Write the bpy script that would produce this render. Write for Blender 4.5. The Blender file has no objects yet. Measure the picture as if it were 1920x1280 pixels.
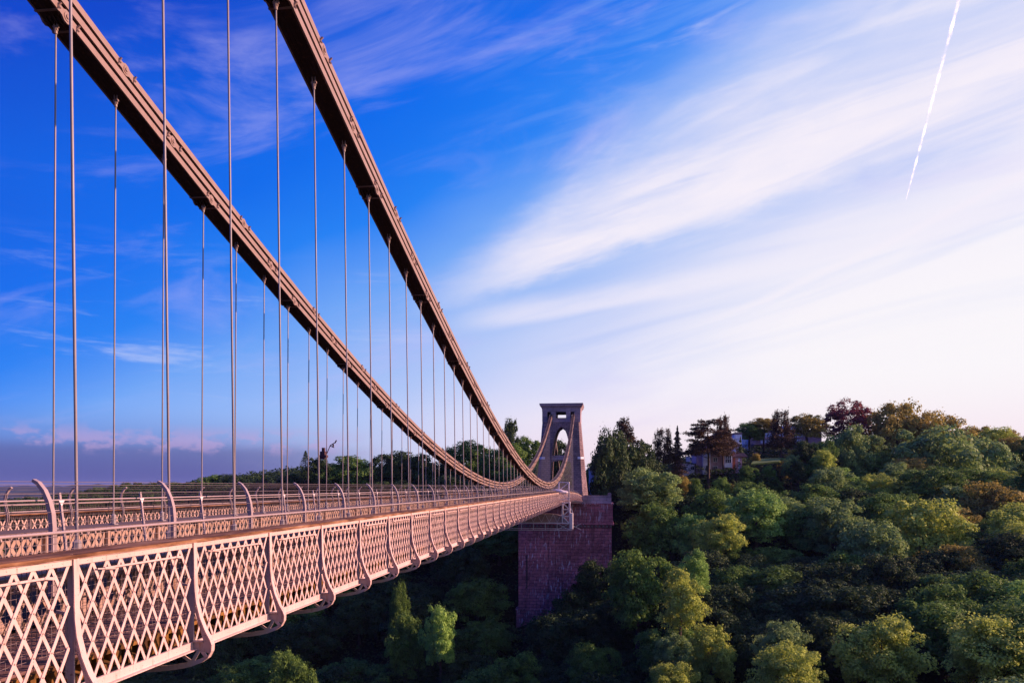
import bpy, math, random
import numpy as np
from mathutils import Vector, Matrix
random.seed(7)
RNG = np.random.default_rng(11)
scene = bpy.context.scene
COL = scene.collection
R = math.radians

# ------------------------------------------------------------------ camera
YAW = math.atan(172/1480)
FPX = 1480.0
cam_d = bpy.data.cameras.new('camera')
cam = bpy.data.objects.new('camera', cam_d)
COL.objects.link(cam)
cam.location = (0, 0, 0)
cam.rotation_euler = (R(90), 0, YAW)
cam_d.sensor_width = 36
cam_d.lens = 36*FPX/1920
cam_d.shift_y = (912-640)/1920
cam_d.clip_start = 0.3
cam_d.clip_end = 60000
scene.camera = cam
scene.view_settings.view_transform = 'Standard'
scene.view_settings.look = 'None'
scene.view_settings.exposure = 0.75
scene.view_settings.gamma = 1.0
scene.view_settings.use_curve_mapping = False
scene.cycles.max_bounces = 6
scene.cycles.transparent_max_bounces = 24
scene.cycles.volume_bounces = 0

CY, SY = math.cos(YAW), math.sin(YAW)
def at(x, y, D):
    """bearing x and height y in the survey photograph, at depth D metres -> world point"""
    r = (x-960)/FPX*D
    return Vector((CY*r - SY*D, SY*r + CY*D, (912-y)/FPX*D))

# ------------------------------------------------------------------ light
SUN_AZ, SUN_EL = 78.0, 19.0
sun_dir = Vector((math.sin(R(SUN_AZ))*math.cos(R(SUN_EL)), math.cos(R(SUN_AZ))*math.cos(R(SUN_EL)), math.sin(R(SUN_EL))))
sd = bpy.data.lights.new('sun', 'SUN')
sd.energy = 5.0
sd.color = (1.0, 0.60, 0.45)
sd.angle = R(0.6)
so = bpy.data.objects.new('sun', sd)
COL.objects.link(so)
so.location = sun_dir*100
so.rotation_euler = sun_dir.to_track_quat('Z', 'Y').to_euler()

# ---- small expression helper for shader math
class V:
    def __init__(s, nt, sock): s.nt, s.k = nt, sock
    def _m(s, op, *o):
        n = s.nt.nodes.new('ShaderNodeMath'); n.operation = op
        for i, q in enumerate((s,)+o):
            if isinstance(q, V): s.nt.links.new(q.k, n.inputs[i])
            else: n.inputs[i].default_value = q
        return V(s.nt, n.outputs[0])
    def __add__(s, o): return s._m('ADD', o)
    def __radd__(s, o): return s._m('ADD', o)
    def __sub__(s, o): return s._m('SUBTRACT', o)
    def __rsub__(s, o): return (s*-1)+o
    def __mul__(s, o): return s._m('MULTIPLY', o)
    def __rmul__(s, o): return s._m('MULTIPLY', o)
    def __truediv__(s, o): return s._m('DIVIDE', o)
    def f(s, op, *o): return s._m(op, *o)
    def clamp(s): return s._m('MAXIMUM', 0.0)._m('MINIMUM', 1.0)
    def ss(s, a, b):
        n = s.nt.nodes.new('ShaderNodeMapRange'); n.interpolation_type = 'SMOOTHSTEP'
        s.nt.links.new(s.k, n.inputs[0])
        rev = a > b
        lo, hi = (b, a) if rev else (a, b)
        n.inputs[1].default_value, n.inputs[2].default_value = lo, hi
        n.inputs[3].default_value, n.inputs[4].default_value = (1, 0) if rev else (0, 1)
        return V(s.nt, n.outputs[0])
def s2l(c):
    return tuple(((v/255)/12.92 if v/255 <= .04045 else ((v/255+.055)/1.055)**2.4) for v in c)
def mixc(nt, fac, a, b, mode='MIX'):
    n = nt.nodes.new('ShaderNodeMix'); n.data_type = 'RGBA'; n.blend_type = mode
    for sock, v in ((n.inputs[0], fac), (n.inputs[6], a), (n.inputs[7], b)):
        if isinstance(v, V): nt.links.new(v.k, sock)
        elif isinstance(v, bpy.types.NodeSocket): nt.links.new(v, sock)
        elif isinstance(v, tuple): sock.default_value = (*v[:3], 1)
        else: sock.default_value = v
    return n.outputs[2]
def ramp(nt, fac, stops):
    n = nt.nodes.new('ShaderNodeValToRGB')
    nt.links.new(fac.k if isinstance(fac, V) else fac, n.inputs[0])
    e = n.color_ramp.elements
    while len(e) < len(stops): e.new(0.5)
    for el, (p, c) in zip(e, stops):
        el.position = p; el.color = (*c, 1)
    return n.outputs[0]

world = bpy.data.worlds.new('World')
scene.world = world
world.use_nodes = True
nt = world.node_tree
nt.nodes.clear()
tc = nt.nodes.new('ShaderNodeTexCoord')
sp = nt.nodes.new('ShaderNodeSeparateXYZ'); nt.links.new(tc.outputs['Generated'], sp.inputs[0])
dx, dy, dz = (V(nt, sp.outputs[i]) for i in range(3))
DEG = 180/math.pi
el = dz.f('MAXIMUM', -1.0).f('MINIMUM', 1.0).f('ARCSINE')*DEG
hl = (dx*dx + dy*dy).f('SQRT').f('MAXIMUM', 1e-4)
cosd = (dx*math.sin(R(SUN_AZ)) + dy*math.cos(R(SUN_AZ)))/hl
away = cosd.f('MAXIMUM', -1.0).f('MINIMUM', 1.0).f('ARCCOSINE')*DEG      # azimuth distance from the sun
azr = away*-1 + SUN_AZ                                                    # azimuth, continuous both sides of the sun
def noise(vec, scale, detail=4.0, rough=0.55, dist=0.0):
    n = nt.nodes.new('ShaderNodeTexNoise'); nt.links.new(vec, n.inputs['Vector'])
    n.inputs['Scale'].default_value = scale; n.inputs['Detail'].default_value = detail
    n.inputs['Roughness'].default_value = rough; n.inputs['Distortion'].default_value = dist
    return V(nt, n.outputs[0])
def comb(x, y, z):
    n = nt.nodes.new('ShaderNodeCombineXYZ')
    for i, q in enumerate((x, y, z)):
        if isinstance(q, V): nt.links.new(q.k, n.inputs[i])
        else: n.inputs[i].default_value = q
    return n.outputs[0]
az = azr
wispv = comb(az*0.035, (el - az*0.22)*0.13, 0.3)
n1 = noise(wispv, 1.6, 6, .6, .6)
n2 = noise(comb(az*0.09, (el - az*0.2)*0.35, 2.1), 1.5, 7, .62, .4)
n3 = noise(comb(az*0.022, el*0.05, 5.2), 1.3, 3, .5, .3)
t = el - (az*0.50 + 25.8) + (n3-.5)*9.0
base = ramp(nt, ((t+30)/50).clamp(), [
    (0.00, s2l((255, 252, 255))), (0.17, s2l((248, 243, 255))), (0.29, s2l((216, 221, 253))),
    (0.41, s2l((164, 194, 251))), (0.53, s2l((112, 168, 251))), (0.63, s2l((30, 130, 248))), (0.74, s2l((0, 108, 240))), (1.0, s2l((6, 70, 208)))])
# lavender haze low on the side away from the sun
low = el.ss(5.8, 0.6)*az.ss(-8, -30)
c = mixc(nt, low*.92, base, s2l((84, 92, 178)))
# wide cirrus wisps
wis = n1.ss(.50, .76)*(n2*.7+.35)
c = mixc(nt, (wis*.46).clamp(), c, s2l((200, 196, 252)))
# the two long cirrus banks rising towards the sun
elA = az*.27 - az*az*.004 + 16.4 + (n2-.5)*2.6 + (n1-.5)*3.0
hA = el - elA
topw = (az*.34 + 6.5).f('MAXIMUM', 2.5)
A = hA.ss(-.9, .9)*(1-(hA/topw).ss(.12, 1.35))*az.ss(-16, -2)*az.ss(75, 45)
c = mixc(nt, (A*(n2*.5+.68)).clamp(), c, s2l((252, 244, 254)))
ns = noise(comb(az*.028, (el - az*.27 + az*az*.0035)*.26, 7.7), 1.5, 7, .58, 1.1)
rs_ = az.ss(-14, 2)*az.ss(95, 60)
c = mixc(nt, (ns.ss(.56, .30)*rs_*el.ss(6, 11)*.34).clamp(), c, s2l((150, 184, 250)))
c = mixc(nt, (ns.ss(.48, .80)*az.ss(-9, 9)*az.ss(95, 60)*.48).clamp(), c, s2l((254, 246, 254)))
elB = az*.14 + 12.7 + (n2-.5)*.9
hB = (el - elB)
B = hB.ss(-.5, .25)*hB.ss(2.1, .2)*az.ss(-13, -5)*az.ss(70, 45)
c = mixc(nt, (B*.85*(n2+.35)).clamp(), c, s2l((240, 236, 254)))
hC = el - (az*.36+8.6) - (n2-.5)*1.4
Cb = hC.ss(-.25, .1)*hC.ss(.6, .15)*az.ss(4, 12)*az.ss(60, 40)
c = mixc(nt, (Cb*.7).clamp(), c, s2l((248, 240, 254)))
lw = noise(comb(az*.05, el*.42, 4.4), 1.3, 6, .62, .5)
lwm = lw.ss(.50, .72)*el.ss(4.5, 8)*el.ss(17, 11)*az.ss(-6, -18)
c = mixc(nt, (lwm*.65).clamp(), c, s2l((190, 205, 252)))
# low pink puffs far left
bank = el.ss(3.2, 2.2)*el.ss(-1, .2)*az.ss(-14, -24)
c = mixc(nt, bank*.45, c, s2l((78, 74, 140)))
puffn = noise(comb(az*.30, el*.55, 9.0), 1.5, 5, .55)
puff = puffn.ss(.46, .60)*(el.ss(1.9, 2.7)*el.ss(4.4, 3.0))*az.ss(-15, -22)
c = mixc(nt, (puff*.55).clamp(), c, s2l((196, 166, 218)))
# rosy horizon on the sun's side
hp = el.ss(8, 0)*az.ss(-16, -2)
glow = el.ss(22, 7)*az.ss(-4, 18)
c = mixc(nt, glow*.95, c, s2l((255, 250, 254)))
c = mixc(nt, hp*.6, c, s2l((250, 216, 234)))
sky = nt.nodes.new('ShaderNodeTexSky'); sky.sky_type = 'NISHITA'; sky.sun_disc = False
sky.sun_elevation = R(SUN_EL); sky.sun_rotation = R(SUN_AZ)
bg1 = nt.nodes.new('ShaderNodeBackground'); nt.links.new(c, bg1.inputs[0]); bg1.inputs[1].default_value = .60
bg2 = nt.nodes.new('ShaderNodeBackground'); nt.links.new(sky.outputs[0], bg2.inputs[0]); bg2.inputs[1].default_value = .05
mx = nt.nodes.new('ShaderNodeMixShader'); mx.inputs[0].default_value = .06
nt.links.new(bg1.outputs[0], mx.inputs[1]); nt.links.new(bg2.outputs[0], mx.inputs[2])
wo = nt.nodes.new('ShaderNodeOutputWorld'); nt.links.new(mx.outputs[0], wo.inputs[0])

# ------------------------------------------------------------------ materials
def new_mat(name, rough=.7, spec=.3):
    m = bpy.data.materials.new(name); m.use_nodes = True
    b = m.node_tree.nodes['Principled BSDF']
    b.inputs['Roughness'].default_value = rough
    b.inputs['Specular IOR Level'].default_value = spec
    return m, m.node_tree, b
def texn(nt_, vec, scale, detail=4, rough=.55, kind='ShaderNodeTexNoise'):
    n = nt_.nodes.new(kind)
    if vec is not None: nt_.links.new(vec, n.inputs['Vector'])
    n.inputs['Scale'].default_value = scale
    if kind == 'ShaderNodeTexNoise':
        n.inputs['Detail'].default_value = detail; n.inputs['Roughness'].default_value = rough
    return V(nt_, n.outputs[0])
def geo_pos(nt_, scale=(1, 1, 1)):
    g = nt_.nodes.new('ShaderNodeNewGeometry')
    mp = nt_.nodes.new('ShaderNodeMapping'); mp.inputs['Scale'].default_value = scale
    nt_.links.new(g.outputs['Position'], mp.inputs['Vector'])
    return mp.outputs[0]
def bump(nt_, b, h, strength=.3, dist=.02):
    n = nt_.nodes.new('ShaderNodeBump'); n.inputs['Strength'].default_value = strength; n.inputs['Distance'].default_value = dist
    nt_.links.new(h.k if isinstance(h, V) else h, n.inputs['Height']); nt_.links.new(n.outputs[0], b.inputs['Normal'])

def paint_mat(name, col, stain=.5, rough=.55):
    m, n, b = new_mat(name, rough, .35)
    p = geo_pos(n)
    a = texn(n, p, 2.2, 6, .65)
    s = texn(n, geo_pos(n, (7, 7, .8)), 1.6, 5, .7)
    c1 = mixc(n, a.ss(.35, .7), tuple(v*.86 for v in col), col)
    c2 = mixc(n, (s.ss(.52, .74)*stain*1.1).clamp(), c1, (.24, .11, .06))
    fl = texn(n, p, 26, 3, .6)
    c3 = mixc(n, (fl.ss(.64, .70)*stain).clamp(), c2, (.10, .045, .03))
    n.links.new(c3, b.inputs['Base Color'])
    bump(n, b, texn(n, p, 60, 2), .15, .004)
    return m
M = {}
M['paint'] = paint_mat('bridge_paint', (.66, .45, .43))
M['chain_shade'] = paint_mat('chain_inner_shade', (.05, .026, .024), .5, .85)  # near-black inner plates: shade under the chain put into the colour
M['grime'] = paint_mat('grimy_plate', (.15, .095, .085), .6, .9)
M['bracket'] = paint_mat('bracket_shade_paint', (.42, .31, .315), .6)  # bridge paint darkened for the webs; their shade is in the colour
M['girder'] = paint_mat('girder_paint', (.40, .26, .225), .9, .65)
M['chain'] = paint_mat('chain_paint', (.28, .18, .165), .5, .5)
M['rod'] = paint_mat('rod_paint', (.28, .235, .26), .2, .38)
M['fence'] = paint_mat('fence_paint', (.36, .27, .29), .12, .45)
M['wire'] = paint_mat('wire_steel', (.22, .16, .17), .0, .4)
m, n, b = new_mat('weathered_capping', .8, .2); M['cap'] = m
p = geo_pos(n, (3, .35, 3))
g1 = texn(n, p, 3.2, 8, .7); g2 = texn(n, geo_pos(n, (26, .6, 26)), 2, 4, .6); g3 = texn(n, geo_pos(n), .55, 4, .6)
cc = ramp(n, (g1*.6+g3*.5), [(.40, (.035, .014, .009)), (.5, (.11, .042, .02)), (.58, (.24, .11, .055)), (.72, (.40, .24, .17))])
cc = mixc(n, g2.ss(.58, .7)*.6, cc, (.05, .02, .012))
n.links.new(cc, b.inputs['Base Color']); bump(n, b, g2, .5, .01)
m, n, b = new_mat('footway_plank', .85, .2); M['plank'] = m
oi = n.nodes.new('ShaderNodeObjectInfo')
g1 = texn(n, geo_pos(n, (9, .5, 3)), 2.5, 6, .7)
cc = mixc(n, g1.ss(.3, .7), (.09, .045, .045), (.21, .115, .11))
n.links.new(cc, b.inputs['Base Color']); bump(n, b, g1, .4, .008)
m, n, b = new_mat('joist_timber', .85, .2); M['joist'] = m
g1 = texn(n, geo_pos(n), 2.6, 4, .6)
cc = ramp(n, g1, [(.36, (.035, .014, .008)), (.5, (.10, .045, .012)), (.6, (.26, .12, .03)), (.66, (.05, .02, .012))])
n.links.new(cc, b.inputs['Base Color'])
m, n, b = new_mat('road_asphalt', .9, .2); M['road'] = m
b.inputs['Specular IOR Level'].default_value = .02
g1 = texn(n, geo_pos(n), 8, 6, .7)
n.links.new(mixc(n, g1, (.04, .024, .02), (.075, .048, .04)), b.inputs['Base Color'])
m, n, b = new_mat('dark_steel', .6, .3); M['dark'] = m
b.inputs['Base Color'].default_value = (.03, .02, .025, 1)

def stone_mat(name, cols, sx, sz, streak=0.0, mortar=.5, dark_top=False):
    m, n, b = new_mat(name, .9, .15)
    g = n.nodes.new('ShaderNodeNewGeometry')
    s = n.nodes.new('ShaderNodeSeparateXYZ'); n.links.new(g.outputs['Position'], s.inputs[0])
    X, Y, Z = (V(n, s.outputs[i]) for i in range(3))
    cb = n.nodes.new('ShaderNodeCombineXYZ')
    wob = texn(n, g.outputs['Position'], .9, 3, .6)
    n.links.new((X+Y+wob*.5).k, cb.inputs[0]); n.links.new((Z+wob*sz*.7).k, cb.inputs[1])
    br = n.nodes.new('ShaderNodeTexBrick'); n.links.new(cb.outputs[0], br.inputs['Vector'])
    br.inputs['Scale'].default_value = 1.0
    br.inputs['Brick Width'].default_value = sx; br.inputs['Row Height'].default_value = sz
    br.inputs['Mortar Size'].default_value = sz*.07; br.inputs['Bias'].default_value = -.1
    br.inputs['Color1'].default_value = (*cols[0], 1); br.inputs['Color2'].default_value = (*cols[1], 1)
    br.inputs['Mortar'].default_value = (*cols[2], 1)
    big = texn(n, geo_pos(n), .16, 6, .65)
    med = texn(n, geo_pos(n), 1.1, 5, .7)
    c = mixc(n, 1.0, br.outputs[0], ramp(n, big, [(.3, (.5, .46, .5)), (.5, (.9, .88, .92)), (.7, (1.3, 1.18, 1.25))]), 'MULTIPLY')
    c = mixc(n, med.ss(.52, .7)*.55, c, cols[3])
    if streak:
        st = texn(n, geo_pos(n, (2.4, 2.4, .30)), 1.25, 5, .6)
        patch = texn(n, geo_pos(n, (.08, .08, .11)), 1.3, 3, .5)
        c = mixc(n, (st.ss(.56, .63)*patch.ss(.38, .55)*streak).clamp(), c, (.62, .50, .66))
        ds = texn(n, geo_pos(n, (.7, .7, .05)), 1.2, 4, .6)
        c = mixc(n, (ds.ss(.54, .66)*.6).clamp(), c, tuple(v*.28 for v in cols[0]))
    n.links.new(c, b.inputs['Base Color'])
    bump(n, b, med*.6 + V(n, br.outputs['Fac'])*-.7, .6, .12)
    return m
M['pier'] = stone_mat('pier_brick', [(.46, .155, .19), (.29, .095, .125), (.11, .045, .06), (.17, .058, .08)], 1.9, .78, .75)
M['tower'] = stone_mat('tower_rubble', [(.31, .215, .23), (.20, .14, .155), (.10, .072, .082), (.14, .10, .11)], 1.0, .5, 0)
M['tower_light'] = stone_mat('tower_dressed_stone', [(.44, .33, .38), (.38, .29, .33), (.26, .2, .24), (.32, .24, .27)], 1.6, .8, 0)
M['wall_brick'] = stone_mat('villa_wall', [(.62, .40, .44), (.52, .33, .38), (.4, .28, .32), (.46, .29, .33)], .9, .3, 0)
M['wall_dark'] = stone_mat('flats_wall', [(.36, .26, .33), (.30, .21, .27), (.24, .17, .22), (.25, .18, .23)], .6, .25, 0)
def plain(name, col, rough=.7, var=.15, scale=1.5):
    m, n, b = new_mat(name, rough, .25)
    a = texn(n, geo_pos(n), scale, 5, .6)
    n.links.new(mixc(n, a.ss(.3, .7), tuple(v*(1-var) for v in col), col), b.inputs['Base Color'])
    return m
M['white'] = plain('white_render', (.80, .74, .84))
M['white_blue'] = plain('pale_blue_render', (.62, .68, .88))
M['roof'] = plain('slate_roof', (.16, .11, .15))
M['rooft'] = plain('tile_roof', (.28, .15, .17))
M['glass'] = plain('window_glass', (.05, .05, .08), .12)
M['glass_pale'] = plain('pale_window_glass', (.70, .76, .95), .15)
M['door'] = plain('rust_door', (.35, .10, .06))
M['gantry'] = plain('gantry_paint', (.78, .66, .70), .5, .2, 3)
M['tarp'] = plain('sheeting', (.40, .24, .23), .6, .35, .8)
M['box'] = plain('equipment_box', (.07, .03, .04), .5)
M['red'] = plain('red_clothing', (.5, .03, .05)); M['navy'] = plain('dark_clothing', (.03, .03, .06)); M['skin'] = plain('skin', (.5, .28, .22))
m, n, b = new_mat('contrail_ice', 1, 0); M['contrail'] = m
n.nodes.remove(b)
df = n.nodes.new('ShaderNodeBsdfDiffuse'); df.inputs[0].default_value = (1, 1, 1, 1)
tl = n.nodes.new('ShaderNodeBsdfTranslucent'); tl.inputs[0].default_value = (1, 1, 1, 1)
ad = n.nodes.new('ShaderNodeAddShader'); n.links.new(df.outputs[0], ad.inputs[0]); n.links.new(tl.outputs[0], ad.inputs[1])
tp_ = n.nodes.new('ShaderNodeBsdfTransparent'); mt_ = n.nodes.new('ShaderNodeMixShader')
pf = texn(n, geo_pos(n, (.004, .004, .004)), 1.0, 5, .7)
n.links.new((pf.ss(.42, .62)*.10+.008).k, mt_.inputs[0]); n.links.new(tp_.outputs[0], mt_.inputs[1]); n.links.new(ad.outputs[0], mt_.inputs[2])
n.links.new(mt_.outputs[0], n.nodes['Material Output'].inputs[0])

def leaf_mat(name, c1, c2, c3, trans=.35):
    m, n, b = new_mat(name, .65, .15)
    oi = n.nodes.new('ShaderNodeObjectInfo')
    rnd = V(n, oi.outputs['Random'])
    g = n.nodes.new('ShaderNodeNewGeometry')
    a = texn(n, g.outputs['Position'], .55, 4, .6)
    f = texn(n, g.outputs['Position'], 6.0, 2, .6)
    col = mixc(n, a.ss(.35, .68), c1, c2)
    col = mixc(n, (rnd*.6).clamp(), col, c3)
    col = mixc(n, (V(n, oi.outputs['Random'])*7.3).f('FRACT')*.35, col, tuple(v*.55 for v in c1))
    col = mixc(n, f.ss(.4, .75)*.45, col, tuple(v*1.6 for v in c2))
    n.links.new(col, b.inputs['Base Color'])
    tr = n.nodes.new('ShaderNodeBsdfTranslucent'); n.links.new(col, tr.inputs[0])
    mxs = n.nodes.new('ShaderNodeMixShader'); mxs.inputs[0].default_value = trans
    n.links.new(b.outputs[0], mxs.inputs[1]); n.links.new(tr.outputs[0], mxs.inputs[2])
    n.links.new(mxs.outputs[0], n.nodes['Material Output'].inputs[0])
    return m
M['leaf_green'] = leaf_mat('leaf_green', (.050, .105, .022), (.215, .345, .070), (.105, .185, .040))
M['leaf_dark_shaded'] = leaf_mat('leaf_dark_shaded', (.022, .042, .015), (.068, .115, .036), (.04, .062, .022), .25)  # dark foliage, also used for shaded crowns with the shade in its colour
M['leaf_yellow'] = leaf_mat('leaf_yellow_green', (.20, .265, .043), (.57, .64, .13), (.38, .455, .08))
M['leaf_fresh'] = leaf_mat('leaf_fresh_green', (.11, .22, .05), (.40, .62, .14), (.24, .40, .09))
M['leaf_grey'] = leaf_mat('leaf_grey_green', (.095, .165, .048), (.34, .46, .15), (.20, .295, .088))
M['leaf_red'] = leaf_mat('leaf_copper', (.14, .035, .045), (.28, .085, .095), (.20, .055, .06))
M['leaf_gold'] = leaf_mat('leaf_gold', (.22, .19, .04), (.48, .38, .09), (.32, .27, .06))
M['needle'] = leaf_mat('cedar_needles', (.060, .038, .024), (.12, .072, .042), (.08, .048, .03), .15)
M['bark'] = plain('bark', (.10, .065, .06), .9, .5, 3)
M['bark_pale'] = plain('pale_bark', (.30, .24, .26), .9, .4, 3)
m, n, b = new_mat('ground_woodland', .95, .1); M['ground'] = m
a = texn(n, geo_pos(n), .05, 6, .65); a2 = texn(n, geo_pos(n), .9, 5, .7); a3 = texn(n, geo_pos(n), .0022, 5, .6)
cc = mixc(n, a.ss(.35, .65), (.010, .010, .008), (.022, .024, .014))
cc = mixc(n, a3.ss(.52, .6)*.5, cc, (.075, .08, .05))
n.links.new(mixc(n, a2.ss(.4, .7)*.5, cc, (.018, .014, .012)), b.inputs['Base Color'])
M['lawn'] = plain('mown_grass', (.10, .16, .04), .9, .3, .6)
m, n, b = new_mat('river_water', .15, .5); M['water'] = m
b.inputs['Base Color'].default_value = (.05, .045, .035, 1); bump(n, b, texn(n, geo_pos(n), .8, 4), .2, .1)

# ------------------------------------------------------------------ mesh helpers
class MB:
    def __init__(s): s.v, s.f = [], []
    def add(s, vs, fs):
        o = len(s.v); s.v += [tuple(p) for p in vs]; s.f += [tuple(i+o for i in q) for q in fs]; return s
    def box(s, a, b):
        (x0, y0, z0), (x1, y1, z1) = a, b
        return s.add([(x0,y0,z0),(x1,y0,z0),(x1,y1,z0),(x0,y1,z0),(x0,y0,z1),(x1,y0,z1),(x1,y1,z1),(x0,y1,z1)],
                     [(0,3,2,1),(4,5,6,7),(0,1,5,4),(1,2,6,5),(2,3,7,6),(3,0,4,7)])
    def bar(s, p, q, w, h, up=(0, 0, 1)):
        """rectangular bar from p to q; w along side, h along up-ish"""
        p, q = Vector(p), Vector(q); d = (q-p).normalized(); u = Vector(up)
        sd_ = d.cross(u)
        if sd_.length < 1e-5: sd_ = d.cross(Vector((1, 0, 0)))
        sd_.normalize(); u = sd_.cross(d).normalized()
        a, c = sd_*w/2, u*h/2
        return s.add([p-a-c, p+a-c, p+a+c, p-a+c, q-a-c, q+a-c, q+a+c, q-a+c],
                     [(0,3,2,1),(4,5,6,7),(0,1,5,4),(1,2,6,5),(2,3,7,6),(3,0,4,7)])
    def tube(s, pts, r, n=6, cap=True):
        pts = [Vector(p) for p in pts]; rs = r if isinstance(r, (list, tuple)) else [r]*len(pts)
        ring = []
        for i, p in enumerate(pts):
            d = (pts[min(i+1, len(pts)-1)] - pts[max(i-1, 0)]).normalized()
            u = Vector((0, 0, 1)) if abs(d.z) < .9 else Vector((0, 1, 0))
            a = d.cross(u).normalized(); c = a.cross(d).normalized()
            o = len(s.v)
            s.v += [tuple(p + (a*math.cos(k*2*math.pi/n) + c*math.sin(k*2*math.pi/n))*rs[i]) for k in range(n)]
            ring.append(o)
        for i in range(len(ring)-1):
            for k in range(n):
                s.f.append((ring[i]+k, ring[i]+(k+1) % n, ring[i+1]+(k+1) % n, ring[i+1]+k))
        if cap:
            s.f.append(tuple(ring[0]+k for k in range(n))[::-1]); s.f.append(tuple(ring[-1]+k for k in range(n)))
        return s
    def prism(s, poly, axis, a, b):
        """poly of 2D points extruded along axis ('x','y','z') from a to b"""
        f = {'x': lambda p, t: (t, p[0], p[1]), 'y': lambda p, t: (p[0], t, p[1]), 'z': lambda p, t: (p[0], p[1], t)}[axis]
        n = len(poly)
        return s.add([f(p, a) for p in poly]+[f(p, b) for p in poly],
                     [tuple(range(n)), tuple(range(2*n-1, n-1, -1))]+[(i, (i+1) % n, n+(i+1) % n, n+i) for i in range(n)])
    def build(s, name, mat, parent=None, loc=None, smooth=False):
        me = bpy.data.meshes.new(name)
        me.from_pydata(s.v, [], s.f); me.validate(); me.update()
        if smooth: me.polygons.foreach_set('use_smooth', [True]*len(me.polygons))
        mats = mat if isinstance(mat, list) else [mat]
        for q in mats: me.materials.append(q)
        return put(name, me, parent, loc)
def fixn(ob):
    import bmesh
    bm = bmesh.new(); bm.from_mesh(ob.data); bmesh.ops.recalc_face_normals(bm, faces=bm.faces); bm.to_mesh(ob.data); bm.free()
    return ob
def put(name, data, parent=None, loc=None):
    o = bpy.data.objects.new(name, data); COL.objects.link(o)
    if parent is not None: o.parent = parent
    if loc is not None: o.location = loc
    return o
def tag(o, label=None, cat=None, group=None, kind=None):
    if label: o['label'] = label
    if cat: o['category'] = cat
    if group: o['group'] = group
    if kind: o['kind'] = kind
    return o
def thing(name, label, cat, loc=(0, 0, 0), group=None):
    return tag(put(name, None, None, loc), label, cat, group)

# ------------------------------------------------------------------ bridge dimensions
BAY = 2.44
def camber(Y): return 0.0 if Y < 95 else -1.55*((Y-95)/105)**2
XN, XF = -7.54, -13.64            # chain planes
XP, XQ = -5.56, -15.62            # outer parapet planes
ZT, ZB = -.745, -2.20             # parapet top and foot
ZG = -1.06                        # main girder top
ZW = -1.86                        # footway
Y_END = 200.5
Yb = lambda i: 7.73 + BAY*i       # brackets
Yh = lambda i: 10.58 + BAY*i      # hangers
Yp = lambda i: 8.0 + BAY*i
NB = range(-3, 79)
bridge = thing('suspension_bridge', 'long pink lit iron suspension bridge with lattice parapets crossing the gorge', 'bridge', (0, 0, 0))

def chain_z(Y, side):
    Ym = 104.4
    if Y < Ym:
        z = -.5 + .00158*(Ym-Y)**2
        if side: z += .10*min(1, (Ym-Y)/80)
    else: z = -.5 + .00181*(Y-Ym)**2
    return z + .25                 # underside of the lowest chain

# ---- lattice panel meshes (local: x outward +, y along, z world)
PL, PZ0, PZ1 = 2.30, -2.11, -.82
CW, CH = .256, .438
def seg_clip(y0, z0, y1, z1, L, za, zb):
    t0, t1 = 0.0, 1.0
    for p, q, lo, hi in ((y0, y1, 0, L), (z0, z1, za, zb)):
        d = q-p
        if abs(d) < 1e-9: continue
        a, b_ = (lo-p)/d, (hi-p)/d
        if a > b_: a, b_ = b_, a
        t0, t1 = max(t0, a), min(t1, b_)
    if t1-t0 < .02: return None
    return (y0+(y1-y0)*t0, z0+(z1-z0)*t0, y0+(y1-y0)*t1, z0+(z1-z0)*t1)
def lattice_segs(L, za, zb, cw=CW, ch=CH):
    out = []
    run = (zb-za)*cw/ch
    k = -int(run/cw)-1
    while k*cw < L:
        for s_, lay in ((1, 0), (-1, 1)):
            y0 = k*cw; y1 = y0+run
            sg = seg_clip(y0, za, y1, zb, L, za, zb) if s_ > 0 else seg_clip(y1, za, y0, zb, L, za, zb)
            if sg: out.append((sg, lay))
        k += 1
    return out
def flat_bar(mb, sg, x, w=.043, th=.008):
    y0, z0, y1, z1 = sg
    d = Vector((0, y1-y0, z1-z0)).normalized(); n_ = Vector((0, -d.z, d.y))*w/2
    a, c = Vector((x, y0, z0)), Vector((x, y1, z1)); e = Vector((th/2, 0, 0))
    vs = [a-n_-e, a+n_-e, a+n_+e, a-n_+e, c-n_-e, c+n_-e, c+n_+e, c-n_+e]
    mb.add(vs, [(0,3,2,1),(4,5,6,7),(0,1,5,4),(1,2,6,5),(2,3,7,6),(3,0,4,7)])
SEGS = lattice_segs(PL, PZ0, PZ1)
bar_meshes = []
for sg, lay in SEGS:
    mb = MB(); flat_bar(mb, sg, .006 if lay == 0 else -.006)
    o = mb.build('lattice_bar', M['paint']); bar_meshes.append(o.data); bpy.data.objects.remove(o)
mb = MB()
for sg, lay in SEGS: flat_bar(mb, sg, .006 if lay == 0 else -.006)
lattice_mesh = mb.build('lattice', M['paint']); lm = lattice_mesh.data; bpy.data.objects.remove(lattice_mesh)
def rivet(mb, x, y, z, r=.012, h=.008):
    n = 6; vs = [(x+h, y, z)]+[(x, y+r*math.cos(k*math.pi/3), z+r*math.sin(k*math.pi/3)) for k in range(n)]
    mb.add(vs, [(0, 1+k, 1+(k+1) % n) for k in range(n)])
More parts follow.
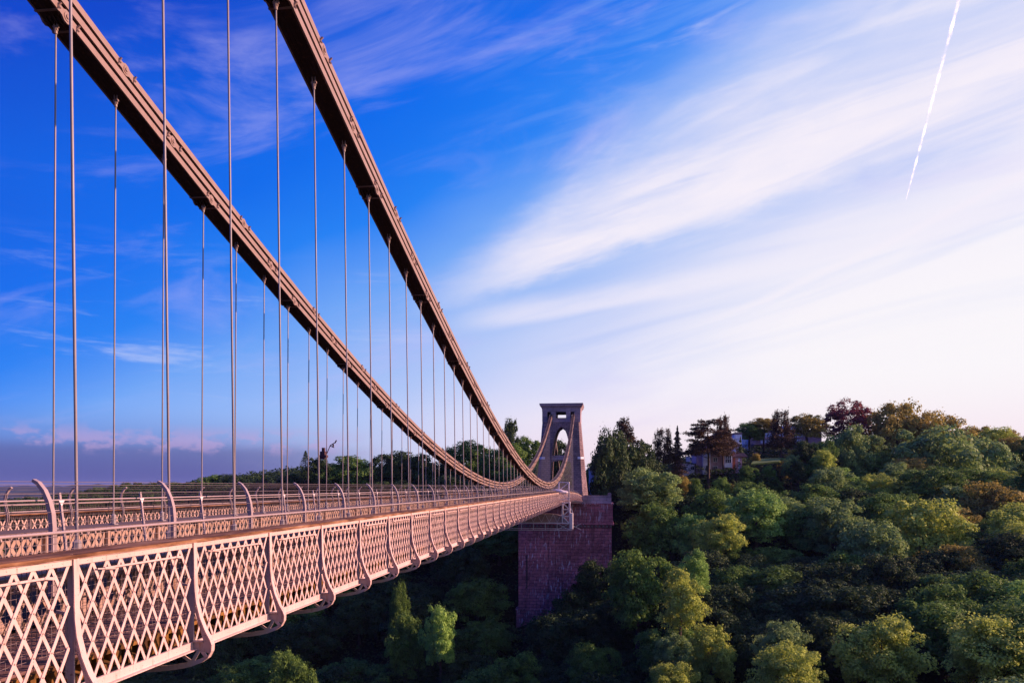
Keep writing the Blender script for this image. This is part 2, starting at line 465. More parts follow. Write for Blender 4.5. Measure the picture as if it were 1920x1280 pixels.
# frame: flanges top/bottom plus conduit strip
mb = MB()
mb.prism([(-.05, ZT-.014), (-.012, ZT-.014), (-.012, PZ1-.005), (.022, PZ1-.005), (.022, ZT-.014), (.045, ZT-.014), (.045, ZT+.002), (-.05, ZT+.002)], 'y', -.05, PL+.05)
for k in range(9): rivet(mb, .022, .14+k*.255, ZT-.045)
fr = fixn(mb.build('f', M['paint'])); frame_mesh = fr.data; bpy.data.objects.remove(fr)
mb = MB()
mb.prism([(-.012, ZB-.016), (.075, ZB-.016), (.075, ZB-.002), (.022, ZB-.002), (.022, PZ0+.005), (-.012, PZ0+.005)], 'y', -.05, PL+.05)
for k in range(9): rivet(mb, .022, .14+k*.255, ZB+.045)
fr = fixn(mb.build('f', M['paint'])); frame_mesh2 = fr.data; bpy.data.objects.remove(fr)
mb = MB(); mb.bar((.03, .42, -.905), (.03, 1.95, -.915), .018, .022); mb.bar((.028, .30, -.90), (.028, .62, -.93), .012, .014); mb.bar((.03, 1.9, -.91), (.03, 2.05, -.93), .03, .03)
cd = mb.build('c', M['paint']); conduit_mesh = cd.data; bpy.data.objects.remove(cd)
mb = MB()
yy = {}
for sg, lay in SEGS:
    pass
run = PZ1-PZ0
for i in range(-6, 20):
    for j in range(0, 8):
        # crossings of family + (y = k cw + t) and - (y = m cw + run*cw/ch - t)
        pass
W = run*CW/CH
for k in range(-8, 10):
    for mm in range(-8, 10):
        # z fraction t: k*CW + W t = mm*CW + W(1-t)
        t_ = ((mm-k)*CW + W)/(2*W)
        if .02 < t_ < .98:
            y = k*CW + W*t_
            if .02 < y < PL-.02: rivet(mb, .011, y, PZ0+run*t_, .011, .007)
rv = mb.build('r', M['dark']); rivet_mesh = rv.data; bpy.data.objects.remove(rv)
rivet_mesh.materials[0] = M['chain']
# bracket (local x outward)
OUT = [(.035, ZT+.0), (.045, -1.25), (.05, -1.40), (.07, -1.57), (.125, -1.78), (.20, -1.96), (.265, -2.07), (.29, -2.14), (.285, -2.22), (.235, -2.31), (.14, -2.375), (0, -2.43), (-.15, -2.465), (-.35, -2.495), (-.6, -2.52), (-.9, -2.53)]
mb = MB()
def ribbon(mb, pts, w, th, y0=0):
    """flange strip following pts in xz, width w in y"""
    n = len(pts)
    for i in range(n-1):
        a, c = Vector((pts[i][0], y0, pts[i][1])), Vector((pts[i+1][0], y0, pts[i+1][1]))
        d = (c-a).normalized(); nr = Vector((d.z, 0, -d.x))*-1*th/2
        y = Vector((0, w/2, 0))
        mb.add([a-y-nr, a+y-nr, a+y+nr, a-y+nr, c-y-nr, c+y-nr, c+y+nr, c-y+nr], [(0,3,2,1),(4,5,6,7),(0,1,5,4),(1,2,6,5),(2,3,7,6),(3,0,4,7)])
ribbon(mb, OUT, .085, .014)
ribbon(mb, [(-.055, ZT), (-.035, ZT+.02), (0, ZT+.028), (.035, ZT)], .085, .014)
fl = mb.build('bracket_flange', M['paint']); bflange = fixn(fl).data; bpy.data.objects.remove(fl)
mb = MB()
T = .009
# web: upright, curved lower plate with triangular opening
mb.prism([(-.055, ZT), (.035, ZT), (.045, -1.25), (.05, -1.40), (.035, -1.72), (-.055, -1.72)], 'y', -T, T)
mb.prism([(-.055, -1.72), (.02, -1.72), (.02, -2.10), (-.055, -2.10)], 'y', -T, T)
mb.prism([(.035, -1.68), (.072, -1.57), (.125, -1.78), (.20, -1.96), (.265, -2.07), (.29, -2.14), (.16, -2.09), (.12, -1.96), (.07, -1.80)], 'y', -T, T)
mb.prism([(-.055, -2.09), (.16, -2.09), (.29, -2.14), (.285, -2.22), (.27, -2.26), (-.055, -2.20)], 'y', -T, T)
mb.box((.02, -.045, -2.105), (.17, .045, -2.09))
mb.box((-.075, -.02, -2.02), (-.057, .075, -1.33))      # splice plate
for k in range(7): mb.box((-.073, -.028, -1.40-k*.09), (-.061, -.018, -1.412-k*.09))
mb.bar((-.09, .02, -1.34), (-.2, .02, -1.32), .02, .03); mb.bar((-.09, .02, -1.95), (-.2, .02, -1.93), .02, .03)
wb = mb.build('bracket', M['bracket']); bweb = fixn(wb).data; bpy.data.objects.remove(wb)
# cross girder: from near parapet to far one
XC = (XP+XQ)/2
HALF = (XP-XQ)/2
mb = MB()
def mirr(pts): return [(HALF+x, z) for x, z in pts], [(-HALF-x, z) for x, z in pts]
bot_i = [(.27, -2.26), (.20, -2.30), (0, -2.375), (-.35, -2.44), (-.9, -2.46)]
for sgn in (1, -1):
    poly = [(sgn*(HALF+x), z) for x, z in ([(.27, -2.24)]+OUT[9:]+bot_i[::-1])]
    mb.prism(poly, 'y', -T, T)
    segs_ = [(.10, -2.19, .20, -2.31), (.0, -2.38, .11, -2.19), (-.30, -2.19, -.02, -2.38), (-.32, -2.19, -.55, -2.45), (-.9, -2.19, -.57, -2.45)]
    for x0, z0, x1, z1 in segs_: mb.bar((sgn*(HALF+x0), 0, z0), (sgn*(HALF+x1), 0, z1), .016, .045, (1, 0, 0))
    for k in range(4): rv_x = sgn*(HALF-.02-.24*k)
mb.box((-HALF, -.05, -2.20), (HALF, .05, -2.13))
mb.box((-HALF+.9, -.05, -2.53), (HALF-.9, .05, -2.46))
k = -HALF+.9
while k < HALF-.95:
    mb.bar((k, 0, -2.46), (k+.35, 0, -2.19), .016, .05, (1, 0, 0)); mb.bar((k+.35, 0, -2.19), (k+.7, 0, -2.46), .016, .05, (1, 0, 0)); k += .7
cg = mb.build('cross_girder', M['paint']); cgm = fixn(cg).data; bpy.data.objects.remove(cg)
# main girder bay
mb = MB()
for sg, lay in lattice_segs(BAY, -2.15, -1.14, .30, .45): flat_bar(mb, sg, .01 if lay == 0 else -.01, .10, .012)
mb.box((.70, 0, ZG-.12), (.75, BAY, ZG-.03)); mb.box((-.05, 0, -1.15), (.05, BAY, ZG-.022)); mb.box((-.12, 0, -2.20), (.12, BAY, -2.14))
mb.box((-.10, 1.16, -2.14), (.10, 1.28, -1.15))
for k in range(12): mb.box((.05, .06+k*.2, -1.13), (.062, .10+k*.2, -1.10))
gm = mb.build('main_girder', M['girder']); girder_mesh = gm.data; bpy.data.objects.remove(gm)
gm = MB().box((-.45, 0, ZG-.03), (.76, BAY, ZG)).build('top_plate', M['grime']); plate_mesh = gm.data; bpy.data.objects.remove(gm)
# joists / timbers under footway
mb = MB()
rr = random.Random(3)
for k in range(9):
    y = .05+k*.27+rr.uniform(-.02, .02)
    mb.box((-1.6, y, ZW-.20), (-.08+rr.uniform(-.06, .02), y+.12, ZW-.045))
mb.box((-.40, 0, ZW-.30), (-.28, BAY-.02, ZW-.19)); mb.box((-1.0, 0, ZW-.30), (-.88, BAY-.02, ZW-.19))
for k in range(5):
    y = .2+k*.47; mb.prism([(-.2, ZW-.30), (-.1, ZW-.25), (-.1, ZW-.17), (-.2, ZW-.14), (-.26, ZW-.2)], 'y', y, y+.16)
jm_ = mb.build('footway_joist', M['joist']); joist_mesh = fixn(jm_).data; bpy.data.objects.remove(jm_)
# capping piece of a bay
def cap_mesh(seed):
    r_ = random.Random(seed); mb = MB(); n = 8
    for i in range(n):
        y0, y1 = i*BAY/n, (i+1)*BAY/n+.001
    e = .008
    ys = [i*BAY/n for i in range(n+1)]
    xs = [(-.43, -.02), (-.43, .012), (-.02, .018), (.045, .010), (.05, -.03)]
    vs = []
    for y in ys:
        for x, z in xs: vs.append((x+r_.uniform(-.004, .004), y, ZT+.02+z+r_.uniform(-.003, .003)))
    fs = []
    for i in range(n):
        for j in range(len(xs)-1):
            a = i*5+j; fs.append((a, a+5, a+6, a+1))
    fs.append((0, 1, 2, 3, 4)); fs.append(tuple(n*5+q for q in (4, 3, 2, 1, 0)))
    mb.add(vs, fs)
    o = mb.build('capping', M['cap']); d = fixn(o).data; bpy.data.objects.remove(o); return d
caps = [cap_mesh(s) for s in range(3)]
# wire mesh panel behind the lattice
mb = MB()
w = .0022
for k in range(33): y = k*BAY/33; mb.box((-w, y-w, ZW), (w, y+w, ZT+.26))
z = ZW+.04
while z < ZT+.25: mb.box((-w, 0, z-w), (w, BAY, z+w)); z += .075
wm = mb.build('wire_mesh', M['wire']); wmesh = wm.data; bpy.data.objects.remove(wm)

for side in (0, 1):
    x0 = XP if side == 0 else XQ
    for i in NB:
        y = Yb(i); 
        if y > Y_END: break
        cz = camber(y+BAY/2)
        rot = 0 if side == 0 else math.pi
        yo = y+(BAY-PL)/2 if side == 0 else y+(BAY+PL)/2
        panel = put('parapet_panel', None, bridge, (x0, yo, cz)); panel.rotation_euler = (0, 0, rot)
        put('top_flange', frame_mesh, panel); put('bottom_flange', frame_mesh2, panel)
        if side == 0 and -2 <= i < 11:
            for bmesh_ in bar_meshes: put('lattice_bar', bmesh_, panel)
        else: tag(put('lattice', lm, panel), kind='stuff')
        if side == 0 and -2 <= i < 9: tag(put('rivets', rivet_mesh, panel), kind='stuff')
        if side == 0: put('conduit', conduit_mesh, panel)
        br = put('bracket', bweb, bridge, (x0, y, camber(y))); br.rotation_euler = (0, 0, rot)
        put('flange', bflange, br)
        cp = put('capping', caps[i % 3], bridge, (x0, y if side == 0 else y+BAY, cz)); cp.rotation_euler = (0, 0, rot)
        j = put('footway_joist', joist_mesh, bridge, (x0, y if side == 0 else y+BAY, cz)); j.rotation_euler = (0, 0, rot)
        if side == 0: put('cross_girder', cgm, bridge, (XC, y, camber(y)))
    xg = XN if side == 0 else XF
    for i in NB:
        y = Yh(i)-BAY/2-BAY
        if y > Y_END: break
        g = put('main_girder', girder_mesh, bridge, (xg, y, camber(y+BAY/2)))
        put('top_plate', plate_mesh, g)
        if side: g.rotation_euler = (0, 0, math.pi); g.location.y += BAY
# roadway, footway
def strip(name, x0, x1, z, mat, parent, y0=0.0, y1=Y_END, th=.05):
    mb = MB(); ys = np.arange(y0, y1, 5.0).tolist()+[y1]
    for a, c in zip(ys[:-1], ys[1:]):
        za, zc = z+camber(a), z+camber(c)
        mb.add([(x0,a,za-th),(x1,a,za-th),(x1,a,za),(x0,a,za),(x0,c,zc-th),(x1,c,zc-th),(x1,c,zc),(x0,c,zc)], [(3,2,6,7),(0,4,5,1),(0,3,7,4),(1,5,6,2)])
    return fixn(mb.build(name, mat, parent))
road = strip('roadway', XF+.3, XN-.3, -1.92, M['road'], bridge)
foot = strip('footway', XN+.15, XP-.10, ZW-.012, M['joist'], bridge)
strip('footway', XQ+.10, XF-.15, ZW, M['plank'], bridge)
mb = MB(); mb.box((0, 0, 0), (.135, BAY*2-.01, .03)); pk = mb.build('p', M['plank']); plank_mesh = pk.data; bpy.data.objects.remove(pk)
for r_ in range(11):
    for s_ in range(9):
        put('plank', plank_mesh, foot, (XN+.17+r_*.15, 2.5+s_*BAY*2+(r_ % 2)*1.1, ZW-.01+random.uniform(-.004, .004)))
mb = MB()
for r_ in range(11):
    ys = np.arange(48, Y_END, 4.88)
    for y in ys: mb.box((XN+.17+r_*.15, y, ZW-.01+camber(y)), (XN+.305+r_*.15, min(y+4.86, Y_END), ZW+.02+camber(y)))
tag(mb.build('far_planks', M['plank'], foot), kind='stuff')

# ---- chains
PH, PG = .185, .125
def link_mesh(L):
    mb = MB()
    def eye(cx, x, th, r=.185):
        n = 10
        poly = [(cx+r*1.15*math.cos(k*2*math.pi/n), r*math.sin(k*2*math.pi/n)) for k in range(n)]
        mb.prism([(p[0], p[1]) for p in poly], 'x', x-th/2, x+th/2)
    for k in range(11):
        x = -.275+k*.055
        mb.box((x-.0255, 0, -PH/2+(k % 2)*.006), (x+.0255, L, PH/2-(k % 2)*.006))
        if k % 2 == 0: eye(0, x, .05, .165); eye(L, x, .046, .162)
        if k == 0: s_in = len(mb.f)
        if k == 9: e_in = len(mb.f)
    mb.tube([(-.33, 0, 0), (.34, 0, 0)], .055, 8)
    for sx in (-1, 1):
        mb.tube([(sx*.29, 0, 0), (sx*.315, 0, 0)], .11, 10)
    for yy_ in (-.32, .32):
        mb.box((-.31, yy_-.03, -PH/2-.02), (.31, yy_+.03, -PH/2-.005))
    for sx in (1,):
        for yy_ in (-.33, .36):
            mb.bar((.30, yy_, .0), (.37, yy_, .09), .035, .05)
            mb.bar((.30, yy_, .0), (.36, yy_+.02, -.07), .03, .04)
    o = mb.build('link', [M['chain'], M['chain_shade']])
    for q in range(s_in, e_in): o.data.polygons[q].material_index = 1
    d = fixn(o).data; bpy.data.objects.remove(o); return d
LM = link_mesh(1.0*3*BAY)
def lean(z, side): return (-.013*(z-ZG) if side == 0 else .006*(z-ZG))
def yh_(i, side): return Yh(i) + (.33 if side else 0)
def mid_z(Y, side, lev): return chain_z(Y, side) + PH/2 + lev*(PH+PG)
for side in (0, 1):
    xg = XN if side == 0 else XF
    for lev, ph in ((0, 0), (2, 1), (1, 2)):
        ch = put('chain', None, bridge, (xg, 0, 0))
        i = ph-9
        while Yh(i) < 204:
            ya, yc = yh_(i, side), min(yh_(i+3, side), 206.0)
            za, zc = mid_z(ya, side, lev), mid_z(yc, side, lev)
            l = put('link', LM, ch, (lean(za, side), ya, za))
            l.rotation_euler = (math.atan2(zc-za, yc-ya), 0, -math.atan2(lean(zc, side)-lean(za, side), yc-ya))
            L = math.hypot(yc-ya, zc-za); l.scale = (1, L/(3*BAY), 1)
            i += 3
# ---- hangers
mb = MB()
mb.tube([(0, 0, -.06), (0, 0, .10)], .042, 8); mb.tube([(-.075, 0, .12), (.075, 0, .12)], .032, 8)
mb.box((-.05, -.022, .02), (-.028, .022, .34)); mb.box((.028, -.022, .02), (.05, .022, .34))
cm = mb.build('clevis', M['chain']); clevis_mesh = fixn(cm).data; bpy.data.objects.remove(cm)
mb = MB(); mb.tube([(0, 0, 0), (0, 0, .26)], .06, 8); mb.box((-.09, -.09, -.01), (.09, .09, .03)); mb.tube([(0, 0, .26), (0, 0, .30)], [.06, .03], 8)
sm = mb.build('sleeve', M['rod']); sleeve_mesh = fixn(sm).data; bpy.data.objects.remove(sm)
mb = MB(); mb.tube([(0, 0, 0), (0, 0, 1)], .0215, 10); hm = mb.build('rod', M['rod'], smooth=True); rod_mesh = hm.data; bpy.data.objects.remove(hm)
for side in (0, 1):
    xg = XN if side == 0 else XF
    for i in range(-4, 78):
        y = yh_(i, side)
        if y > 201: break
        zt = chain_z(y, side)-.25; zb = ZG+camber(y)
        if zt-zb < .3: continue
        h = put('hanger', rod_mesh, bridge, (xg, y, zb)); h.scale = (1, 1, zt-zb); h.rotation_euler = (0, math.atan2(lean(zt, side)-lean(zb, side), zt-zb), 0)
        c_ = put('clevis', clevis_mesh, h); c_.location = (0, 0, 1); c_.scale = (1, 1, 1/(zt-zb))
        s_ = put('sleeve', sleeve_mesh, h); s_.scale = (1, 1, 1/(zt-zb))

# ------------------------------------------------------------------ fences
def curve_pts(side):
    if side == 0: return [(0, ZT-.45), (0, ZT), (0, ZT+.30), (-.012, ZT+.45), (-.045, ZT+.58), (-.10, ZT+.70), (-.17, ZT+.785), (-.225, ZT+.815)]
    return [(0.02, -1.35), (.0, -1.22), (.04, -1.02), (.075, -.88), (.085, -.76), (.05, -.60), (.01, -.45), (.0, -.33), (.035, -.20), (.11, -.08), (.19, -.02)]
def post_mesh(side, w0=.11, w1=.055, th=.075):
    pts = curve_pts(side); n = len(pts); mb = MB(); L, Rr = [], []
    for i, (x, z) in enumerate(pts):
        a, c_ = pts[max(i-1, 0)], pts[min(i+1, n-1)]
        d = Vector((c_[0]-a[0], 0, c_[1]-a[1])).normalized(); nr = Vector((d.z, 0, -d.x))
        wd = w0+(w1-w0)*max(0, i-1)/(n-2)
        L.append((x-nr.x*wd/2, z-nr.z*wd/2)); Rr.append((x+nr.x*wd/2, z+nr.z*wd/2))
    if side == 0:
        for i in range(n-1):
            q = [L[i], Rr[i], Rr[i+1], L[i+1]]
            mb.prism(q, 'y', -th/2+.001*i, th/2-.001*i)
    else:
        for s_ in (-.028, .028):
            for i in range(n-1):
                q = [(L[i][0], L[i][1]), Rr[i], Rr[i+1], L[i+1]]
                if i > 7: mb.prism(q, 'y', -.03, .03) if s_ > 0 else None
                else: mb.prism(q, 'y', s_-.007, s_+.007)
    o = mb.build('post', M['fence']); d = fixn(o).data; bpy.data.objects.remove(o); return d
def run_line(name, x, z, r, mat, parent, y0=0.5, y1=Y_END, n=6, kind=None):
    ys = np.linspace(y0, y1, 28)
    o = MB().tube([(x, y, z+camber(y)) for y in ys], r, n).build(name, mat, parent, smooth=True)
    if kind: tag(o, kind=kind)
    return o
for side in (0, 1):
    xf = -5.99 if side == 0 else -15.20
    f = thing('safety_fence', ['near safety fence of inward curving steel posts and tension wires on the sunlit parapet',
                               'far safety fence of bent twin posts, top rail and mesh behind the roadway'][side], 'fence', (0, 0, 0))
    pm = post_mesh(side, *((.055, .035, .07) if side == 0 else (.035, .05, .05)))
    yo = 8.0 if side == 0 else 8.78
    for i in NB:
        y = yo+BAY*i
        if y > Y_END: break
        p_ = put('post', pm, f, (xf, y, camber(y)))
        tag(put('wire_mesh', wmesh, f, (xf+(.04 if side == 0 else -.06), y, camber(y)+(0 if side == 0 else .02))), kind='stuff')
    if side == 0:
        run_line('rail', xf+.03, -.505, .019, M['fence'], f)
        wz = [(-.0, -.40), (-.0, -.28), (-.03, -.18), (-.09, -.08), (-.16, .02), (-.22, .055)]
    else:
        run_line('rail', xf+.02, -.47, .028, M['fence'], f)
        run_line('rail', xf-.0, -.66, .018, M['fence'], f)
        wz = [(.0, -.38), (.01, -.27), (.05, -.17), (.12, -.08), (.19, -.02)]
    for wx, z in wz: run_line('tension_wire', xf+wx, z, .0035, M['wire'], f, n=4)
# slanted handrail fence inside the near main girder
f = thing('handrail_fence', 'slender handrail with leaning posts and white triangular heads between roadway and near hangers', 'handrail', (0, 0, 0))
mb = MB(); mb.bar((.07, .03, 0), (-.03, 0, .95), .03, .04, (0, 1, 0)); 
pm = mb.build('post', M['fence']); pmd = pm.data; bpy.data.objects.remove(pm)
mb = MB(); mb.prism([(-.065, .84), (.0, .74), (.065, .84)], 'x', .0, .012)
pm = mb.build('post_head', M['gantry']); phd = fixn(pm).data; bpy.data.objects.remove(pm)
for i in range(-2, 90):
    y = 11.0+2.08*i
    if y > Y_END: break
    p_ = put('post', pmd, f, (-8.1, y, ZG+.02+camber(y))); put('post_head', phd, p_)
run_line('rail', -8.1, -.20, .014, M['fence'], f)

# ------------------------------------------------------------------ abutment pier and tower
PY = 200.0
def X_at(x, Y):  # bearing -> world X at distance Y along the bridge
    u = (x-960)/FPX
    return math.tan(math.atan(u)-YAW)*Y
def Z_at(y, X, Y): return (912-y)/FPX*(-X*SY+Y*CY)
xl, xr = X_at(972, PY), X_at(1144, PY)
zt_p = Z_at(984, xr, PY); z_led = Z_at(945, xr, PY); z_top = Z_at(932, xr, PY); zmid = Z_at(1141, xl, PY)
pier = thing('bridge_pier', 'massive red stone abutment pier with pale streaks rising from the wooded slope', 'pier', (0, 0, 0))
mb = MB()
nx, nz_ = 40, 60
xb0, xb1 = xl, xr+.35
z0 = -52
def face_grid(mb, f, nu, nv):
    o = len(mb.v)
    for i in range(nu+1):
        for j in range(nv+1): mb.v.append(tuple(f(i/nu, j/nv)))
    for i in range(nu):
        for j in range(nv):
            a = o+i*(nv+1)+j; mb.f.append((a, a+nv+1, a+nv+2, a+1))
rg = random.Random(9)
def rough(u, v, k=.09): return (math.sin(u*91.7+v*47.3)*math.cos(v*133.1-u*17.0))*k
YBK = 225
face_grid(mb, lambda u, v: (xb0+(xb1-xb0)*u+(.45*(1-v))*(1 if u > .5 else 0)*(u-.5)*2, PY+rough(u, v), z0+(zt_p-z0)*v), 60, 90)
mb.add([(xb0, PY, z0), (xb0, YBK, z0), (xb0, YBK, zt_p), (xb0, PY, zt_p)], [(0, 1, 2, 3)])
mb.add([(xb1+.45, PY, z0), (xb1+.45, YBK, z0), (xb1, YBK, zt_p), (xb1, PY, zt_p)], [(0, 1, 2, 3)])
mb.add([(xb0, PY, zt_p), (xb1, PY, zt_p), (xb1, YBK, zt_p), (xb0, YBK, zt_p)], [(0, 1, 2, 3)])
fixn(mb.build('shaft', M['pier'], pier))
mb = MB(); mb.box((xb0-.5, PY-.5, z0), (xb1+.9, YBK, zmid-.2)); mb.box((xb0-.7, PY-.7, zmid-.2), (xb1+1, YBK, zmid+.15)); mb.build('plinth', M['pier'], pier)
mb = MB(); mb.box((xb0-.25, PY-.25, zt_p+.75), (xb1+.3, YBK, z_led)); mb.build('pier_head', M['pier'], pier)
mb = MB(); mb.box((xb0-.6, PY-.62, zt_p+.05), (xb1+.62, YBK, zt_p+.35)); mb.box((xb0-.5, PY-.5, z_led), (xb1+.5, YBK, z_led+.25)); mb.box((xb0-.35, PY-.36, zt_p+.35), (xb1+.4, YBK, zt_p+.75))
mb.build('string_course', M['pier'], pier)
for k in range(26):
    mb = MB(); x = xb0+.2+k*(xb1-xb0-.4)/25
    if k == 0:
        mb.box((-.22, 0, -.6), (.22, .4, 0)); cb = mb.build('corbel', M['tower'], pier); cbm = cb.data; cb.location = (x, PY-.35, zt_p+.04)
    else: put('corbel', cbm, pier, (x, PY-.35, zt_p+.04))
MB().box((X_at(988, PY)-.14, PY-.08, Z_at(1102, xl, PY)), (X_at(988, PY)+.14, PY-.02, Z_at(1040, xl, PY))).build('slit_window', M['dark'], pier)
mb = MB(); mb.box((X_at(1096, PY), PY-.1, z_led+.25), (xb1-.3, PY+.4, z_top+.35)); mb.box((X_at(1096, PY), PY-.2, z_top+.35), (xb1-.3, PY+.5, z_top+.5))
mb.build('parapet_wall', M['tower_light'], pier)
mb = MB(); mb.box((xb1-.95, PY-.3, z_led+.25), (xb1-.05, PY+.6, z_top+.8)); mb.prism([(xb1-1.05, z_top+.8), (xb1+.05, z_top+.8), (xb1-.2, z_top+1.15), (xb1-.8, z_top+1.15)], 'y', PY-.35, PY+.65)
fixn(mb.build('pier_post', M['tower_light'], pier))
mb = MB(); mb.box((X_at(1090, PY), PY-.35, z_led+.25), (X_at(1096, PY), PY+.5, z_top+.45)); mb.build('pier_post', M['tower_light'], pier)
# paved terrace on the pier
MB().box((xb0-.1, PY, z_led), (xb1+.2, 246, z_led+.2)).build('terrace', M['road'], pier)

TX = -10.95; TY = 204.0; TD = 11.0
zB, zC, zN, zTt = z_led+.15, Z_at(790, TX, TY), Z_at(771, TX, TY), Z_at(756.5, TX, TY)
tower = thing('stone_tower', 'tapering rough stone bridge tower with arched opening and pale capped head', 'tower', (TX, TY, 0))
hw0, hw1 = 7.05, 4.95          # half width front face incl. chamfer base/top
def ring(z):
    t_ = (z-zB)/(zC-zB); hw = hw0+(hw1-hw0)*(t_**.85); ch = 1.25*(1-t_)+.45*t_
    dd = TD/2*(1-.18*t_)
    return hw, ch, dd
# front with arch: build front/back faces as grids around opening, thickness modelled by lining
def arch_half(z):
    zb = zB; za = Z_at(799, TX, TY)
    if z >= za: return 0
    q = (z-zb)/(za-zb)
    return 2.95*math.sqrt(max(0, 1-q**3.2))*(1-.12*q)
za = Z_at(799, TX, TY)
zs = [zB+(zC-zB)*k/36 for k in range(37)]
# ensure arch apex row
zs.append(za); zs.sort()
mb = MB()
for fy in (-1, 1):
    for z_a, z_b in zip(zs[:-1], zs[1:]):
        ha, hb = ring(z_a), ring(z_b); oa, ob_ = arch_half(z_a), arch_half(z_b)
        ya, yb = TD/2+fy*ha[2], TD/2+fy*hb[2]
        for sx in (-1, 1):
            mb.add([(sx*oa, ya, z_a), (sx*(ha[0]-ha[1]), ya, z_a), (sx*(hb[0]-hb[1]), yb, z_b), (sx*ob_, yb, z_b)], [(0, 1, 2, 3)])
            mb.add([(sx*(ha[0]-ha[1]), ya, z_a), (sx*ha[0], ya-fy*ha[1]*1.2, z_a), (sx*hb[0], yb-fy*hb[1]*1.2, z_b), (sx*(hb[0]-hb[1]), yb, z_b)], [(0, 1, 2, 3)])
for z_a, z_b in zip(zs[:-1], zs[1:]):
    ha, hb = ring(z_a), ring(z_b); oa, ob_ = arch_half(z_a), arch_half(z_b)
    for sx in (-1, 1):
        mb.add([(sx*ha[0], TD/2-ha[2]+ha[1]*1.2, z_a), (sx*ha[0], TD/2+ha[2]-ha[1]*1.2, z_a), (sx*hb[0], TD/2+hb[2]-hb[1]*1.2, z_b), (sx*hb[0], TD/2-hb[2]+hb[1]*1.2, z_b)], [(0, 1, 2, 3)])
        mb.add([(sx*oa, TD/2-ha[2], z_a), (sx*oa, TD/2+ha[2], z_a), (sx*ob_, TD/2+hb[2], z_b), (sx*ob_, TD/2-hb[2], z_b)], [(0, 1, 2, 3)])
import bmesh
tb = mb.build('tower_wall', M['tower'], tower)
bm = bmesh.new(); bm.from_mesh(tb.data); bmesh.ops.remove_doubles(bm, verts=bm.verts, dist=.002); bmesh.ops.dissolve_degenerate(bm, dist=.001, edges=bm.edges)
bmesh.ops.recalc_face_normals(bm, faces=bm.faces); bm.to_mesh(tb.data); bm.free()
# recessed arch lining ring, cross beam
mb = MB(); zx = Z_at(857, TX, TY)
mb.box((-2.9, 1.4, zx-.55), (2.9, 3.0, zx+.55)); mb.prism([(-2.95, zx-1.8), (-2.95, zx-.55), (2.95, zx-.55), (2.95, zx-1.8), (2.2, zx-1.0), (0, zx-.7), (-2.2, zx-1.0)], 'y', 1.5, 2.9)
fixn(mb.build('cross_beam', M['tower_light'], tower))
# voussoir band round the arch
prev = None
mb = MB()
for k in range(25):
    z = zB+(za-zB)*k/24; h = arch_half(z)
    if prev:
        for sx in (-1, 1):
            (pz, ph) = prev
            d0, d1 = TD/2-ring(pz)[2]-.06, TD/2-ring(z)[2]-.06
            mb.add([(sx*ph, d0, pz), (sx*(ph+.38), d0, pz+.1), (sx*(h+.38), d1, z+.35*(k/24)), (sx*h, d1, z),
                    (sx*ph, d0+.3, pz), (sx*(ph+.38), d0+.3, pz+.1), (sx*(h+.38), d1+.3, z+.35*(k/24)), (sx*h, d1+.3, z)], [(0,1,2,3),(4,7,6,5),(0,4,5,1),(2,6,7,3),(1,5,6,2),(0,3,7,4)])
    prev = (z, h)
fixn(mb.build('arch_ring', M['tower'], tower))
# white string stones at the corners
zq = Z_at(858, TX, TY); hq = ring(zq)
for sx in (-1, 1):
    mb = MB(); mb.box((sx*(hq[0]-hq[1])-(.75 if sx > 0 else .1), TD/2-hq[2]-.06, zq-.3), (sx*(hq[0]-hq[1])+(.1 if sx > 0 else .75), TD/2-hq[2]+.3, zq+.3))
    mb.add([(sx*(hq[0]-hq[1]), TD/2-hq[2]-.07, zq-.3), (sx*(hq[0]+.06), TD/2-hq[2]+hq[1]*1.2, zq-.3), (sx*(hq[0]+.06), TD/2-hq[2]+hq[1]*1.2, zq+.3), (sx*(hq[0]-hq[1]), TD/2-hq[2]-.07, zq+.3)], [(0, 1, 2, 3)])
    mb.build('corner_stone', M['white'], tower)
# head: band with openings
hwT = 4.95; dT = TD/2*.82+.1
y0_, y1_ = TD/2-dT, TD/2+dT
zo0, zo1 = Z_at(782.5, TX, TY), Z_at(770.5, TX, TY)
cn = [X_at(1029, TY)-TX, X_at(1073, TY)-TX]
wn = [X_at(1042, TY)-TX, X_at(1061, TY)-TX]
mb = MB()
edges = [-hwT, cn[0]-.45, cn[0]+.5, wn[0], wn[1], cn[1]-.5, cn[1]+.45, hwT]
for a, c_ in ((edges[0], edges[1]), (edges[2], edges[3]), (edges[4], edges[5]), (edges[6], edges[7])):
    mb.box((a, y0_, zC), (c_, y1_, zN))
mb.box((edges[3], y0_, zC), (edges[4], y1_, zo0))
mb.box((edges[3], y0_, zo1), (edges[4], y1_, zN))
mb.box((edges[1], y0_+1.2, zC), (edges[2], y1_-1.2, zN-1.0)); mb.box((edges[5], y0_+1.2, zC), (edges[6], y1_-1.2, zN-1.0))
mb.build('tower_head', M['tower_light'], tower)
mb = MB(); mb.box((edges[3]-.12, y0_-.1, zo0-.15), (edges[4]+.12, y0_+.2, zo0)); mb.build('sill', M['tower'], tower)
mb = MB()
prof = [(hwT+.02, zN), (hwT+.05, zN+.7), (hwT+.25, zN+1.15), (hwT+.62, zN+1.6), (hwT+.65, zTt)]
